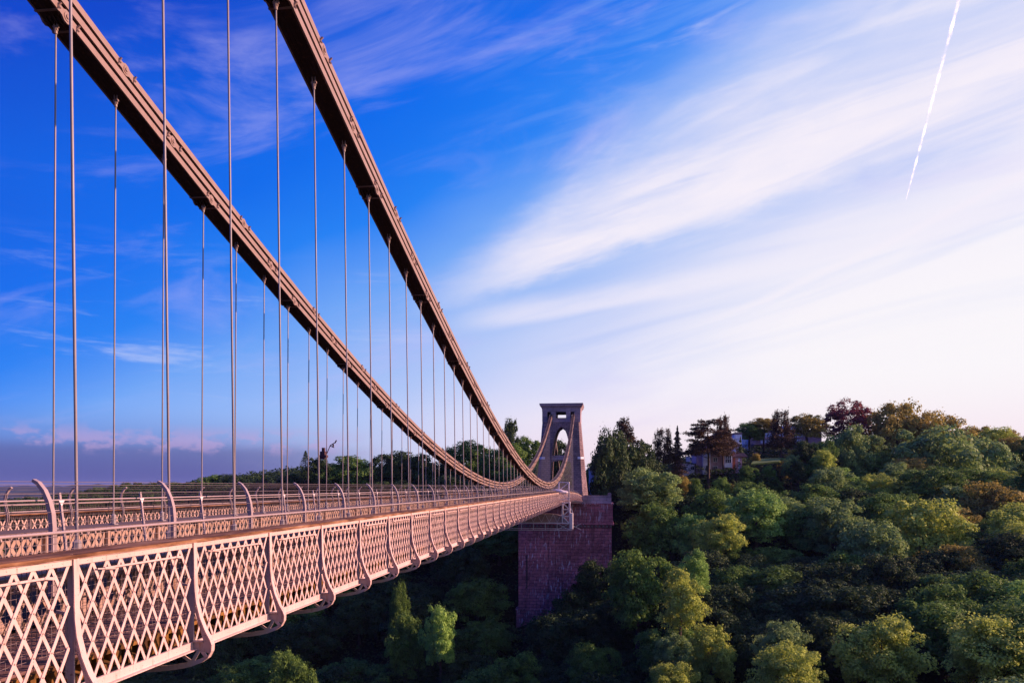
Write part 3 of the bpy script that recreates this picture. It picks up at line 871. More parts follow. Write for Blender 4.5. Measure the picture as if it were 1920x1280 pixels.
for (h0, q0), (h1, q1) in zip(prof[:-1], prof[1:]):
    e0, e1 = h0-hwT, h1-hwT
    A_ = [(-h0, y0_-e0, q0), (h0, y0_-e0, q0), (h0, y1_+e0, q0), (-h0, y1_+e0, q0)]
    B_ = [(-h1, y0_-e1, q1), (h1, y0_-e1, q1), (h1, y1_+e1, q1), (-h1, y1_+e1, q1)]
    mb.add(A_+B_, [(k, (k+1) % 4, 4+(k+1) % 4, 4+k) for k in range(4)])
h0, q0 = prof[0]; h1, q1 = prof[-1]
mb.add([(-h0, y0_, q0), (h0, y0_, q0), (h0, y1_, q0), (-h0, y1_, q0)], [(0, 1, 2, 3)])
mb.add([(-h1, y0_-.65, q1), (h1, y0_-.65, q1), (h1, y1_+.65, q1), (-h1, y1_+.65, q1)], [(0, 1, 2, 3)])
fixn(mb.build('cornice', M['tower_light'], tower))
mb = MB(); mb.box((-hwT-.72, y0_-.72, q1+.002), (hwT+.72, y1_+.72, q1+.16)); mb.build('cap_slab', M['tower_light'], tower)
# land chains beyond the tower (seen through the arch)
for x in (XN, XF):
    mb = MB(); mb.bar((x, 210, 18), (x, 262, -3), .6, .8)
    ob = mb.build('land_chain', M['chain'], bridge)

# ------------------------------------------------------------------ maintenance gantry
GY = 99.0
g = thing('maintenance_gantry', 'pale steel inspection gantry hung under the deck short of the tower', 'gantry', (0, GY, 0))
def lat_tower(mb, x0, x1, y0, y1, z0, z1, n, r=.075):
    for x in (x0, x1):
        for y in (y0, y1): mb.bar((x, y, z0), (x, y, z1), r*2, r*2)
    for k in range(n+1):
        z = z0+(z1-z0)*k/n
        for a, c_ in (((x0, y0), (x1, y0)), ((x0, y1), (x1, y1)), ((x0, y0), (x0, y1)), ((x1, y0), (x1, y1))): mb.bar((*a, z), (*c_, z), r*1.6, r*1.6)
        if k < n:
            zn = z0+(z1-z0)*(k+1)/n
            mb.bar((x0, y0, z if k % 2 else zn), (x1, y0, zn if k % 2 else z), r*1.6, r*1.6); mb.bar((x1, y0, z if k % 2 else zn), (x1, y1, zn if k % 2 else z), r*1.6, r*1.6)
mb = MB(); lat_tower(mb, -5.15, -4.25, 0, 1.3, -4.6, -2.0, 3); mb.build('hanging_tower', M['gantry'], g)
mb = MB(); lat_tower(mb, -5.6, -4.35, 0, 1.3, -1.6, .55, 2, .06); mb.build('work_cage', M['gantry'], g)
mb = MB(); mb.box((-4.20, -.1, -5.3), (-3.85, 1.4, -3.3)); mb.bar((-4.3, 0, -3.2), (-4.3, 0, -.4), .12, .12); mb.bar((-4.3, 0, -2.1), (-3.85, 0, -3.3), .1, .1); mb.build('ladder_box', M['gantry'], g)
mb = MB()
mb.box((-16.5, -.1, -4.62), (-4.2, 1.5, -4.5))
for z in (-5.25, -5.45): mb.bar((-16.5, 0, z), (-3.9, 0, z), .06, .06)
for k in range(9):
    x = -16.3+k*1.5; mb.bar((x, 0, -5.4), (x, 0, -4.5), .06, .06)
    if k > 6: mb.bar((x, 0, -5.4), (x+1.5, 0, -4.6), .05, .05); mb.bar((x+1.5, 0, -5.4), (x, 0, -4.6), .05, .05)
mb.build('platform', M['gantry'], g)
# curved sheeting beneath the deck
mb = MB()
n_ = 14
for k in range(n_+1):
    a = k/n_; x = -16+11.6*a; z = -4.5+1.1*min(1, (1-max(0, (a-.8)/.2)**2))**.5 if a < 1 else -4.5
    mb.v.append((x, .2, z)); mb.v.append((x, 1.4, z)); mb.v.append((x, .2, -4.5)); mb.v.append((x, 1.4, -4.5))
for k in range(n_):
    o = k*4; mb.f += [(o, o+4, o+5, o+1), (o, o+2, o+6, o+4), (o+1, o+5, o+7, o+3)]
fixn(mb.build('sheeting', M['tarp'], g))
mb = MB()
for k in range(12):
    x = -15.8+k; mb.bar((x, .1, -4.45), (x+.5, .1, -3.45), .04, .04); mb.bar((x+.5, .1, -3.45), (x+1, .1, -4.45), .04, .04)
mb.build('truss', M['gantry'], g)
import_ = None
tp = thing('tarpaulin_bundle', 'lumpy pale tarpaulin rolled on the parapet under the gantry cage', 'tarpaulin', (-5.2, GY-.5, -.62))
mb = MB(); nn = 12
pts = [(-1.3+k*.3, math.sin(k*1.3)*.06, .10*math.sin(k*.8)) for k in range(8)]
mb.tube(pts, [.06, .2, .26, .20, .28, .24, .18, .06], 9); mb.build('sheet_roll', M['gantry'], tp, smooth=True)

# equipment box on far hanger
hx = Vector((XF, 0, 0))
bi = None
D_ = 1480*13.64/.9934/(1132-612); Yq = (D_-1.575)/.9934
idx = round((Yq-10.58)/BAY); Yq = yh_(idx, 1); Dq = Yq*CY+13.64*SY
zc_ = (912-850)/FPX*Dq; 
eq = thing('wind_sensor_box', 'dark equipment box with small wind gauge clamped to a hanger', 'sensor', (XF, Yq, zc_))
MB().box((-.22, -.30, -.27), (.02, -.04, .10)).box((-.30, -.32, -.20), (.1, -.02, -.08)).build('box', M['box'], eq)
MB().box((-.14, -.26, .10), (-.02, -.08, .28)).build('cap', M['box'], eq)
mb = MB(); mb.bar((.03, 0, .0), (.20, 0, .40), .03, .03); mb.bar((.20, 0, .40), (.48, 0, .56), .03, .04); mb.bar((.20, 0, .38), (.40, 0, .30), .03, .04); mb.bar((.34, 0, .30), (.36, 0, .46), .06, .06); mb.bar((.44, 0, .52), (.52, 0, .66), .05, .05)
mb.build('wind_gauge', M['box'], eq)

# ------------------------------------------------------------------ terrain
ctrl = []
def gp(x, y, D, dz=0): v = at(x, y, D); ctrl.append((v.x, v.y, v.z+dz))
for a in [(1150, 928, 225), (1120, 930, 245), (1300, 890, 262), (1380, 888, 262), (1450, 872, 285), (1520, 866, 290), (1400, 850, 315), (1500, 850, 330), (1240, 905, 262),
          (1600, 800, 330, -14), (1700, 800, 325, -14), (1800, 810, 340, -12), (1900, 830, 360, -12), (2100, 840, 360, -10),
          (1180, 1000, 205, -10), (1350, 950, 225, -9), (1500, 1000, 200, -9), (1700, 960, 215, -9), (1850, 1000, 190, -9), (2050, 1000, 180, -9),
          (1200, 1150, 165, -11), (1500, 1150, 150, -10), (1850, 1150, 135, -10), (2050, 1150, 130, -10),
          (1200, 1300, 135, -11), (1500, 1300, 120, -10), (1850, 1300, 108, -10), (2050, 1300, 100, -10),
          (968, 1190, 199), (900, 1130, 205, -6), (800, 1020, 232, -8), (650, 1010, 235, -8), (500, 1030, 235, -8), (350, 1050, 240, -8), (800, 1290, 180, -8), (600, 1290, 185, -8), (400, 1290, 195, -8), (900, 1290, 175, -8),
          (960, 932, 240), (880, 930, 250), (700, 930, 255), (560, 928, 260), (400, 945, 262), (250, 960, 275), (60, 975, 280), (-150, 980, 290), (1060, 930, 235), (1060, 930, 300),
          (200, 945, 380), (60, 950, 420), (400, 935, 400), (700, 925, 400), (1000, 915, 420)]: gp(*a)
ctrl += [(0, 70, -75), (-60, 80, -75), (-150, 90, -75), (60, 60, -66), (130, 40, -45), (-300, 110, -70), (-10, 28, -60), (-60, 25, -60), (40, 25, -50), (-150, 20, -50),
         (0, -2, -4), (0, -20, -2), (-60, -5, -4), (-60, -40, 0), (60, -10, -4), (80, -60, 5), (-200, -30, 0), (-400, -30, 10),
         (220, 60, -30), (240, 160, -12), (280, 260, 10), (330, 60, -5), (330, 340, 18), (420, 160, 5), (500, 400, 8), (180, 0, 0), (300, -60, 20),
         (100, 450, 20), (-100, 500, -5), (-350, 450, -25), (-450, 250, -40), (-300, 300, -16), (200, 600, 10), (-600, 500, -60), (-250, 600, -30), (-600, 100, -65)]
CP = np.array(ctrl)
A_ = np.sqrt(((CP[:, None, :2]-CP[None, :, :2])**2).sum(-1)+4.0)
Wt = np.linalg.solve(A_+np.eye(len(CP))*.4, CP[:, 2]-(-20.0))
def vnoise(x, y, s, seed=0):
    return (np.sin(x/s+seed)*np.cos(y/s*1.13+seed*1.7)+np.sin(x/s*2.3+1.1+seed)*np.sin(y/s*2.1+.5)*.5+np.sin((x+y)/s*4.1+seed)*.22)
def ground_z(X, Y):
    X = np.asarray(X, float); Y = np.asarray(Y, float)
    sh = X.shape; P = np.stack([X.ravel(), Y.ravel()], 1)
    z = np.zeros(len(P))
    for i0 in range(0, len(P), 4000):
        q = P[i0:i0+4000]
        z[i0:i0+4000] = np.sqrt(((q[:, None]-CP[None, :, :2])**2).sum(-1)+4.0)@Wt - 20.0
    z = z.reshape(sh)
    r = np.hypot(X-30, Y-170)
    f = np.clip((r-480)/500, 0, 1); f = f*f*(3-2*f)
    right = np.clip((X+50)/350, 0, 1)
    far = -73 + right*70 + vnoise(X, Y, 300)*4*np.clip(1-right, .3, 1)
    z = z*(1-f)+far*f
    return z + vnoise(X, Y, 14, 2)*.35
su = np.linspace(-1, 1, 241)
def spread(u, c, a, b): return c + np.sign(u)*(a*np.abs(u)+b*np.abs(u)**7)
gx = spread(su, 20, 560, 11500); gy = spread(su, 180, 460, 11500)
GX, GY_ = np.meshgrid(gx, gy, indexing='ij'); GZ = ground_z(GX, GY_)
pc = (GX > xb0-2) & (GX < xb1+2) & (GY_ > PY-1) & (GY_ < 250)
GZ[pc] = np.minimum(GZ[pc], z_led-.3)
vs = np.stack([GX.ravel(), GY_.ravel(), GZ.ravel()], 1)
n = len(su); idx_ = np.arange(n*n).reshape(n, n)
fs = np.stack([idx_[:-1, :-1].ravel(), idx_[1:, :-1].ravel(), idx_[1:, 1:].ravel(), idx_[:-1, 1:].ravel()], 1)
me = bpy.data.meshes.new('ground'); me.from_pydata(vs.tolist(), [], fs.tolist()); me.update(); me.materials.append(M['ground'])
me.polygons.foreach_set('use_smooth', [True]*len(me.polygons))
tag(put('ground', me), kind='structure', label='wooded gorge ground running out to the plain')
mb = MB(); mb.box((-700, 62, -74.5), (160, 96, -73.6)); tag(mb.build('river', M['water']), kind='structure')

# distant ridge on the far left
mb = MB()
azs = np.linspace(-62, -14, 150)
def ridge_h(a, s): return 14*math.sin(a*.35+s)+6*math.sin(a*1.3+s*2)+2.5*math.sin(a*5.1+s)+1.8*math.sin(a*13.7)+1.5*math.sin(a*31.3+s)
rows = []
for rr_, hh in ((6200, -75), (6900, -20), (7600, 1), (8200, -40), (9000, -78)):
    rows.append([(rr_*math.sin(R(a)), rr_*math.cos(R(a)), hh+(ridge_h(a, 1.0)+10*max(0, (-a-38)/20) if hh > -60 else 0)) for a in azs])
for row in rows: mb.v += row
na = len(azs)
for i in range(len(rows)-1):
    for j in range(na-1): mb.f.append((i*na+j, i*na+j+1, (i+1)*na+j+1, (i+1)*na+j))
tag(fixn(mb.build('hills', M['ground'], smooth=True)), kind='structure')
# air between here and the far plain
mh = bpy.data.materials.new('haze_air'); mh.use_nodes = True; nh = mh.node_tree; nh.nodes.clear()
pv = nh.nodes.new('ShaderNodeVolumePrincipled'); pv.inputs['Color'].default_value = (.32, .40, .80, 1); pv.inputs['Density'].default_value = 4.5e-5; pv.inputs['Anisotropy'].default_value = 0
oh = nh.nodes.new('ShaderNodeOutputMaterial'); nh.links.new(pv.outputs[0], oh.inputs['Volume'])
tag(MB().box((-12400, -12300, -90), (12500, 12700, 54)).build('haze', mh), label='pale blue air thickening over the distant plain', kind='stuff')
# ------------------------------------------------------------------ vegetation
def leaf_cloud(centers, normals, sizes, seed):
    r = np.random.default_rng(seed); n = len(centers)
    nr = normals + r.normal(0, .46, (n, 3)); nr /= np.linalg.norm(nr, axis=1)[:, None]
    ref = r.normal(0, 1, (n, 3)); u = np.cross(nr, ref); u /= np.linalg.norm(u, axis=1)[:, None]; v = np.cross(nr, u)
    s = sizes[:, None]
    asp = r.uniform(.45, .8, n)[:, None]
    q = np.stack([centers-u*s, centers-v*s*asp, centers+u*s, centers+v*s*asp], 1).reshape(-1, 3)
    return q
def quads_mesh(name, q, mat):
    nq = len(q)//4
    me = bpy.data.meshes.new(name)
    me.vertices.add(nq*4); me.vertices.foreach_set('co', q.astype(np.float32).ravel())
    me.loops.add(nq*4); me.loops.foreach_set('vertex_index', np.arange(nq*4, dtype=np.int32))
    me.polygons.add(nq); me.polygons.foreach_set('loop_start', np.arange(0, nq*4, 4, dtype=np.int32)); me.polygons.foreach_set('loop_total', np.full(nq, 4, dtype=np.int32))
    me.update(); me.validate(); me.materials.append(mat); return me
def sphere_dirs(r, n):
    d = r.normal(0, 1, (n, 3)); return d/np.linalg.norm(d, axis=1)[:, None]
def blob_leaves(r, C, rad, per, flat=1.0, lo=-.35):
    out_c, out_n = [], []
    for c, ra in zip(C, rad):
        d = sphere_dirs(r, per*2); d = d[d[:, 2] > lo][:per]
        k = r.uniform(.78, 1.06, len(d))[:, None]
        p = d*k*ra; p[:, 2] *= flat
        out_c.append(c+p); nn_ = d.copy(); nn_[:, 2] += .25; out_n.append(nn_)
    return np.concatenate(out_c), np.concatenate(out_n)
def crown_broad(seed, nb=46, per=210, aspect=1.0, br=(.20, .36), R0=6.0, leaf=(.13, .25), pointed=0.0):
    r = np.random.default_rng(seed)
    d = sphere_dirs(r, nb*3); d = d[d[:, 2] > -.75][:nb]
    k = r.uniform(.40, .88, len(d))
    C = d*k[:, None]
    lob = 1+.22*np.sin(np.arctan2(d[:, 1], d[:, 0])*3+seed)+.08*np.sin(np.arctan2(d[:, 1], d[:, 0])*7+seed*2)
    C[:, :2] *= lob[:, None]
    if pointed: C[:, :2] *= (1-pointed*np.clip(C[:, 2], 0, 1))[:, None]
    C[:, 2] *= aspect
    rad = r.uniform(*br, len(C))
    if pointed: rad *= (1-.5*np.clip(C[:, 2]/aspect, 0, 1))
    c, nrm = blob_leaves(r, C*R0, rad*R0, per, .85)
    # stray twigs beyond the outline
    e = r.integers(0, len(c), len(c)//9); c[e] += nrm[e]*r.uniform(.1, .55, len(e))[:, None]
    c[:, 2] += R0*aspect
    return leaf_cloud(c, nrm, r.uniform(*leaf, len(c)), seed)
def crown_tiers(seed, H=13, R0=6, tiers=9, per=520, top=.25, gap=0, droop=.08, leaf=(.12, .24), th=.28, bottom=.15):
    """cedar-like flat tiers of foliage"""
    r = np.random.default_rng(seed); cs = []; ns = []
    for k in range(tiers):
        f = k/(tiers-1); z = H*(bottom+(1-bottom)*f); Rr_ = R0*(1-(1-top)*f**1.6)*r.uniform(.8, 1.05)
        nbr = int(5+6*(1-f))
        for b_ in range(nbr):
            a = r.uniform(0, 2*math.pi); L = Rr_*r.uniform(.55, 1.05); m_ = int(per*L/R0/2.2)
            t_ = r.uniform(.25, 1, m_)**.8; w_ = .30*L*np.sin(t_*2.6)
            off = r.normal(0, .55, m_)*w_
            x = math.cos(a)*L*t_-math.sin(a)*off; y = math.sin(a)*L*t_+math.cos(a)*off
            zz = z+r.uniform(-.3, .3)-droop*L*t_**2+r.normal(0, th*.5, m_)+(.12*L*t_)
            cs.append(np.stack([x, y, zz], 1)); nn_ = r.normal(0, .3, (m_, 3)); nn_[:, 2] += 1; ns.append(nn_)
    c, nrm = np.concatenate(cs), np.concatenate(ns)
    return leaf_cloud(c, nrm, r.uniform(*leaf, len(c)), seed)
def crown_cone(seed, H=14, R0=3.2, leaf=(.12, .22), per=6500):
    r = np.random.default_rng(seed)
    f = r.uniform(0, 1, per)**.75; f = 1-f
    f = np.round(f*16)/16+r.normal(0, .018, per); f = np.clip(f, 0, 1)
    rad = R0*(1-f)**.85*(.75+.3*np.sin(f*60))*r.uniform(.35, 1.05, per)
    a = r.uniform(0, 2*math.pi, per)
    c = np.stack([np.cos(a)*rad, np.sin(a)*rad, H*(.06+.94*f)-rad*.25], 1)
    nrm = np.stack([np.cos(a), np.sin(a), np.full(per, .8)], 1)
    return leaf_cloud(c, nrm, r.uniform(*leaf, per), seed)
def trunk_mesh(seed, H, r0, branches=6, spread_=.5, lean=0.0):
    r = random.Random(seed); mb = MB()
    pts = [(lean*t_*t_*H+math.sin(t_*5+seed)*.1, math.cos(t_*4)*.08, H*t_) for t_ in (0, .25, .5, .75, 1)]
    mb.tube(pts, [r0*1.25, r0, r0*.75, r0*.5, r0*.15], 7)
    for k in range(branches):
        t_ = r.uniform(.35, .9); a = r.uniform(0, 6.28); L = H*spread_*(1.1-t_)*r.uniform(.7, 1.1)
        b0 = Vector((lean*t_*t_*H, 0, H*t_)); b1 = b0+Vector((math.cos(a)*L, math.sin(a)*L, L*.55)); bm_ = (b0+b1)/2+Vector((0, 0, -.08*L))
        mb.tube([b0, bm_, b1], [r0*.4, r0*.25, r0*.08], 5)
    o = mb.build('trunk', M['bark']); d_ = o.data; bpy.data.objects.remove(o); return d_
PROT = {}
def proto(key, q, mat, tm, w, h, off):
    """w: crown width, h: total height at scale 1, off: crown base height"""
    PROT[key] = (quads_mesh('crown', q, M[mat]) , tm, w, h, off)
q_b = [crown_broad(s, 120, 170, 1.08, (.13, .27), leaf=(.14, .27)) for s in (1, 2, 3)]
q_f = [crown_broad(s, 150, 125, .98, (.11, .22), leaf=(.12, .22)) for s in (14, 15)]
t_b = trunk_mesh(1, 9.5, .34, 9, .6)
for k_, mt in (('green', 'leaf_green'), ('yellow', 'leaf_yellow'), ('fresh', 'leaf_fresh'), ('grey', 'leaf_grey'), ('dark', 'leaf_dark_shaded'), ('gold', 'leaf_gold')):
    for j_ in range(3):
        q_ = q_b[j_] if k_ not in ('gold', 'yellow') or j_ == 0 else q_f[j_-1]
        me_ = quads_mesh('crown', q_, M[mt])
        PROT[k_+str(j_)] = (me_, t_b, 12.2, 14.0, 1.0)
q_p = crown_broad(21, 90, 130, 1.55, (.2, .33), 4.2, (.12, .22), .55)
t_p = trunk_mesh(5, 11, .26, 6, .3)
PROT['spire_yellow'] = (quads_mesh('crown', q_p, M['leaf_yellow']), t_p, 8.2, 15.5, 1.6)
PROT['spire_green'] = (quads_mesh('crown', q_p, M['leaf_fresh']), t_p, 8.2, 15.5, 1.6)
q_l = crown_broad(31, 130, 105, .95, (.10, .19), 6.0, (.12, .24))
PROT['copper'] = (quads_mesh('crown', q_l, M['leaf_red']), trunk_mesh(8, 10, .3, 12, .6), 12, 13, 2.4)
PROT['pine'] = (quads_mesh('crown', crown_tiers(41, 12, 5, 9, 560, .5, th=.8, bottom=.42, droop=-.02), M['needle']), trunk_mesh(9, 11.5, .26, 8, .4), 10, 12.5, 0)
PROT['cedar'] = (quads_mesh('crown', crown_tiers(42, 14, 7.5, 13, 640, .5, bottom=.42, th=.36), M['needle']), trunk_mesh(10, 13.5, .26, 10, .45), 14, 14.5, 0)
PROT['cedar_b'] = (quads_mesh('crown', crown_tiers(43, 14, 6, 17, 800, .22, bottom=.12, th=.7), M['needle']), trunk_mesh(11, 13.8, .36, 10, .4), 12, 15, 0)
PROT['conifer'] = (quads_mesh('crown', crown_cone(51), M['leaf_dark_shaded']), trunk_mesh(12, 12, .2, 0), 6, 14, 0)
PROT['needle_cone'] = (quads_mesh('crown', crown_cone(52, 14, 3.6), M['needle']), trunk_mesh(12, 12, .2, 0), 6.5, 14, 0)
def bare_tree_mesh(seed):
    r = random.Random(seed); mb = MB(); mb.tube([(0, 0, 0), (.1, 0, 6), (0, .1, 12.5)], [.22, .15, .03], 6)
    for k in range(40):
        z = 3+k*.235; a = r.uniform(0, 6.28); L = (13.2-z)*.38*r.uniform(.5, 1.1); mb.tube([(0, 0, z), (math.cos(a)*L*.6, math.sin(a)*L*.6, z+L*.15), (math.cos(a)*L, math.sin(a)*L, z+L*.55)], [.05, .035, .012], 4)
    o = mb.build('trunk', M['bark']); d_ = o.data; bpy.data.objects.remove(o); return d_
rb = np.random.default_rng(77); nb_ = 2600; zz_ = rb.uniform(3.5, 13.2, nb_); rr__ = (13.6-zz_)*.42*rb.uniform(.3, 1, nb_); aa_ = np.round(rb.uniform(0, 26, nb_))/26*6.28+zz_*2
cb_ = np.stack([np.cos(aa_)*rr__, np.sin(aa_)*rr__, zz_+rr__*.35], 1)
PROT['sparse'] = (quads_mesh('crown', leaf_cloud(cb_, rb.normal(0, 1, (nb_, 3)), rb.uniform(.08, .17, nb_), 78), M['leaf_dark_shaded']), bare_tree_mesh(3), 8, 14, 0)

for k_, (me_, tm_, w_, h_, off_) in list(PROT.items()):
    co = np.empty(len(me_.vertices)*3, dtype=np.float32); me_.vertices.foreach_get('co', co); co = co.reshape(-1, 3)
    PROT[k_] = (me_, tm_, 2*float(np.percentile(np.hypot(co[:, 0], co[:, 1]), 98)), off_+float(np.percentile(co[:, 2], 99.7)), off_)
used_xy = []
def tree(key, pos, w, h, label, group=None, name='tree', seed=None, cat='tree', base=None):
    """pos: world xy of the trunk and z of crown top in pos.z; w crown width, h total height"""
    crown, tmesh, pw, ph, off = PROT[key]
    sx, sz = w/pw, h/ph
    zb = pos.z-h
    o = tag(put(name, None, None, (pos.x, pos.y, zb)), label, cat, group)
    o.rotation_euler = (0, 0, random.uniform(0, 6.28) if seed is None else seed)
    c_ = put('crown', crown, o, (0, 0, off*sz)); c_.scale = (sx, sx*random.uniform(.9, 1.1), sz)
    if tmesh:
        gz_ = float(ground_z(np.array([pos.x]), np.array([pos.y]))[0])
        t_ = put('trunk', tmesh, o, (0, 0, 0)); t_.scale = (sx, sx, sz)
        if zb > gz_:           # lengthen the trunk down to the soil
            ext = MB().tube([(0, 0, gz_-zb-.5), (0, 0, .4)], [.30*sx, .28*sx], 7).build('trunk', M['bark'], o) if zb-gz_ > .3 else None
    used_xy.append((pos.x, pos.y, w/2))
    return o
# (kind, x of centre, y of crown top, depth, width px, height px, label)
HERO = [
 ('yellow0', 1652, 1158, 122, 150, 175, 'domed yellow green tree at the foot of the wooded slope, second from the right corner'),
 ('yellow1', 1856, 1156, 118, 165, 190, 'big rounded golden green tree in the bottom right corner of the woods'),
 ('yellow2', 1478, 1208, 116, 120, 150, 'yellow green tree cut by the bottom edge, in front of a grey green one'),
 ('spire_yellow', 1276, 1066, 140, 84, 165, 'pale yellow tree with a pointed tip rising to the right of the pier foot'),
 ('yellow0', 1333, 1174, 132, 84, 140, 'small yellow green tree just below the pointed pale yellow one'),
 ('grey1', 1265, 1190, 130, 56, 80, 'small bluish green bush tree beside the pointed yellow tree'),
 ('yellow1', 1262, 1243, 124, 90, 110, 'yellow green treetop at the bottom edge right of the pier'),
 ('spire_green', 1303, 1030, 158, 50, 120, 'narrow fresh green tree behind the pointed pale yellow tree'),
 ('green1', 1195, 1032, 162, 110, 190, 'broad dark green tree overlapping the right edge of the pier'),
 ('grey2', 1465, 1166, 128, 90, 130, 'grey green tree behind the yellow treetop at the bottom edge'),
 ('fresh0', 826, 1135, 178, 60, 90, 'bright fresh green tree lit in the shaded gorge left of the pier'),
 ('green1', 748, 1092, 190, 40, 100, 'slim mid green tree in the dark gorge under the bridge deck'),
 ('green0', 545, 1222, 170, 80, 110, 'green treetop in the dark gorge near the bottom edge below the deck'),
 ('green2', 760, 1150, 184, 70, 90, 'loose green shrub tree left of the bright fresh green one'),
 ('green0', 970, 1225, 160, 90, 120, 'dim green tree standing before the foot of the pier'),
 ('green1', 1110, 1205, 150, 90, 130, 'dim green tree at the bottom edge below the pier'),
 ('fresh1', 1418, 918, 205, 110, 130, 'fresh green rounded tree below the lawn of the villa'),
 ('grey0', 1560, 935, 200, 130, 140, 'pale green domed tree in the middle of the wooded slope'),
 ('yellow0', 1728, 938, 190, 160, 185, 'large domed yellow green tree with a bright top in the middle right woods'),
 ('grey1', 1640, 978, 180, 120, 150, 'pale green tree leaning out below the bright domed tree'),
 ('fresh2', 1300, 965, 200, 70, 110, 'bright yellow tipped tree above the dark wood right of the pier'),
 ('yellow0', 1350, 965, 195, 84, 110, 'feathery yellow green tree right of the pier at mid height'),
 ('green2', 1225, 945, 205, 100, 130, 'dark green tree with light tips close right of the pier head'),
 ('gold0', 1870, 905, 215, 130, 160, 'golden brown rounded tree at the right edge of the wood'),
 ('grey2', 1790, 912, 220, 90, 120, 'pale green tree between the golden tree and the bright dome'),
 ('yellow2', 1640, 888, 235, 62, 90, 'ivy clad yellow green tree in the upper right wood'),
 ('grey0', 1590, 800, 265, 80, 165, 'tall grey green tree in front of the copper beech'),
 ('dark1', 1118, 1052, 188, 84, 120, 'dark leafy tree hiding the lower right corner of the pier'),
 ('dark2', 1072, 1108, 184, 80, 110, 'dark leafy tree climbing in front of the lower middle of the pier'),
 ('dark0', 1028, 1150, 178, 76, 100, 'low dark tree before the pier foot, left of the climbing one'),
 ('copper', 1590, 750, 300, 104, 112, 'dark red copper beech with airy crown on the skyline'),
 ('gold1', 1682, 756, 290, 112, 190, 'tall golden brown tree on the skyline right of the copper beech'),
 ('gold2', 1747, 772, 285, 108, 150, 'amber tree with a ragged top stepping down from the golden one'),
 ('grey0', 1762, 806, 262, 190, 215, 'broad pale olive tree below the amber skyline trees'),
 ('grey1', 1848, 820, 270, 120, 170, 'grey green tree on the falling right skyline'),
 ('gold0', 1815, 800, 330, 84, 80, 'far rust coloured tree on the falling right skyline'),
 ('gold1', 1878, 807, 345, 84, 70, 'farthest rust coloured tree at the right edge skyline'),
 ('green0', 1915, 845, 300, 100, 110, 'green tree at the right edge under the far rust trees'),
 ('dark1', 1150, 806, 232, 92, 230, 'tall dense dark tree immediately right of the stone tower'),
 ('dark2', 1203, 832, 240, 92, 180, 'dense dark green tree between the stone tower and the cedars'),
 ('cedar_b', 1173, 787, 246, 96, 130, 'cedar with ragged top rising over the trees by the tower'),
 ('pine', 1245, 804, 250, 66, 100, 'flat topped pine left of the white fronted villa'),
 ('needle_cone', 1270, 798, 252, 34, 100, 'narrow spiky conifer beside the flat topped pine'),
 ('cedar', 1328, 786, 250, 112, 112, 'great spreading cedar standing before the brick villa'),
 ('pine', 1356, 780, 262, 52, 105, 'taller pine just behind the right side of the great cedar'),
 ('green0', 1405, 792, 300, 56, 46, 'dark leafy tree on the left of the long apartment block'),
 ('gold1', 1432, 784, 300, 56, 36, 'olive leafy tree before the apartment block roof'),
 ('pine', 1465, 770, 288, 66, 110, 'tall pine with a flat reddish top before the apartment block'),
 ('gold2', 1512, 777, 296, 66, 60, 'reddish brown tree between the pine and the copper beech'),
 ('conifer', 1388, 818, 268, 22, 65, 'dark columnar cypress between the villa and the apartment block'),
 ('gold0', 1418, 850, 262, 18, 22, 'small golden clipped bush on the lawn'),
 ('dark0', 1054, 826, 290, 44, 90, 'dark leafy tree seen through the arch of the tower'),
 ('dark1', 1040, 872, 300, 44, 70, 'dark tree behind the lower left of the tower archway'),
 ('dark2', 1072, 868, 306, 50, 70, 'dark tree behind the lower right of the tower archway'),
 ('dark0', 1015, 862, 290, 50, 70, 'dark tree filling the gap at the left foot of the tower'),
 ('green2', 1118, 868, 262, 60, 70, 'small light green tree peeping behind the right side of the tower'),
 ('dark0', 957, 786, 262, 34, 130, 'tall dark narrow round topped tree on the skyline left of the tower'),
 ('green1', 990, 820, 262, 56, 100, 'dark tree with a spiky top touching the left side of the tower'),
 ('green0', 950, 832, 250, 80, 100, 'leafy green tree below the tall dark round topped tree left of the tower'),
 ('green1', 880, 827, 262, 66, 95, 'round topped green tree behind the hangers, left of the far lodge'),
 ('dark0', 842, 840, 266, 42, 85, 'dark round tree behind the far hangers, left of the round topped one'),
 ('conifer', 919, 836, 258, 18, 80, 'small pointed conifer by the far lodge chimneys'),
 ('dark1', 745, 846, 264, 84, 95, 'dark spreading tree behind the middle hangers'),
 ('dark2', 790, 852, 262, 70, 90, 'dark tree right of the spreading one behind the hangers'),
 ('green2', 655, 855, 262, 90, 90, 'round shouldered tree with gaps behind the middle hangers'),
 ('sparse', 573, 845, 256, 40, 85, 'thin half bare conifer on the left skyline'),
 ('dark0', 598, 858, 258, 50, 80, 'dark oval tree next to the half bare conifer'),
 ('dark1', 628, 872, 262, 44, 70, 'low dark tree between the oval tree and the round shouldered one'),
 ('dark2', 548, 888, 262, 60, 50, 'low dark tree at the left foot of the half bare conifer'),
 ('green0', 398, 890, 300, 50, 50, 'first domed tree of the left treeline, at its left end'),
 ('dark0', 436, 889, 300, 50, 50, 'dark domed tree second in the left treeline'),
 ('green1', 470, 892, 300, 52, 50, 'green domed tree third in the left treeline'),
 ('dark1', 512, 892, 298, 56, 50, 'dark domed tree at the right end of the left treeline'),
]
def rnd_label(l): return l
for k_, x_, y_, D_, wp, hp_, lab in HERO:
    pos = at(x_, y_, D_); s_ = D_/FPX
    if x_ < 900 and y_ > 1000: hp_ = hp_*1.7
    if k_[:3] not in ('ced', 'pin', 'nee', 'con', 'spa', 'cop'): wp *= 1.22
    tree(k_, pos, wp*s_, hp_*s_, lab)
print('heroes', len(HERO))
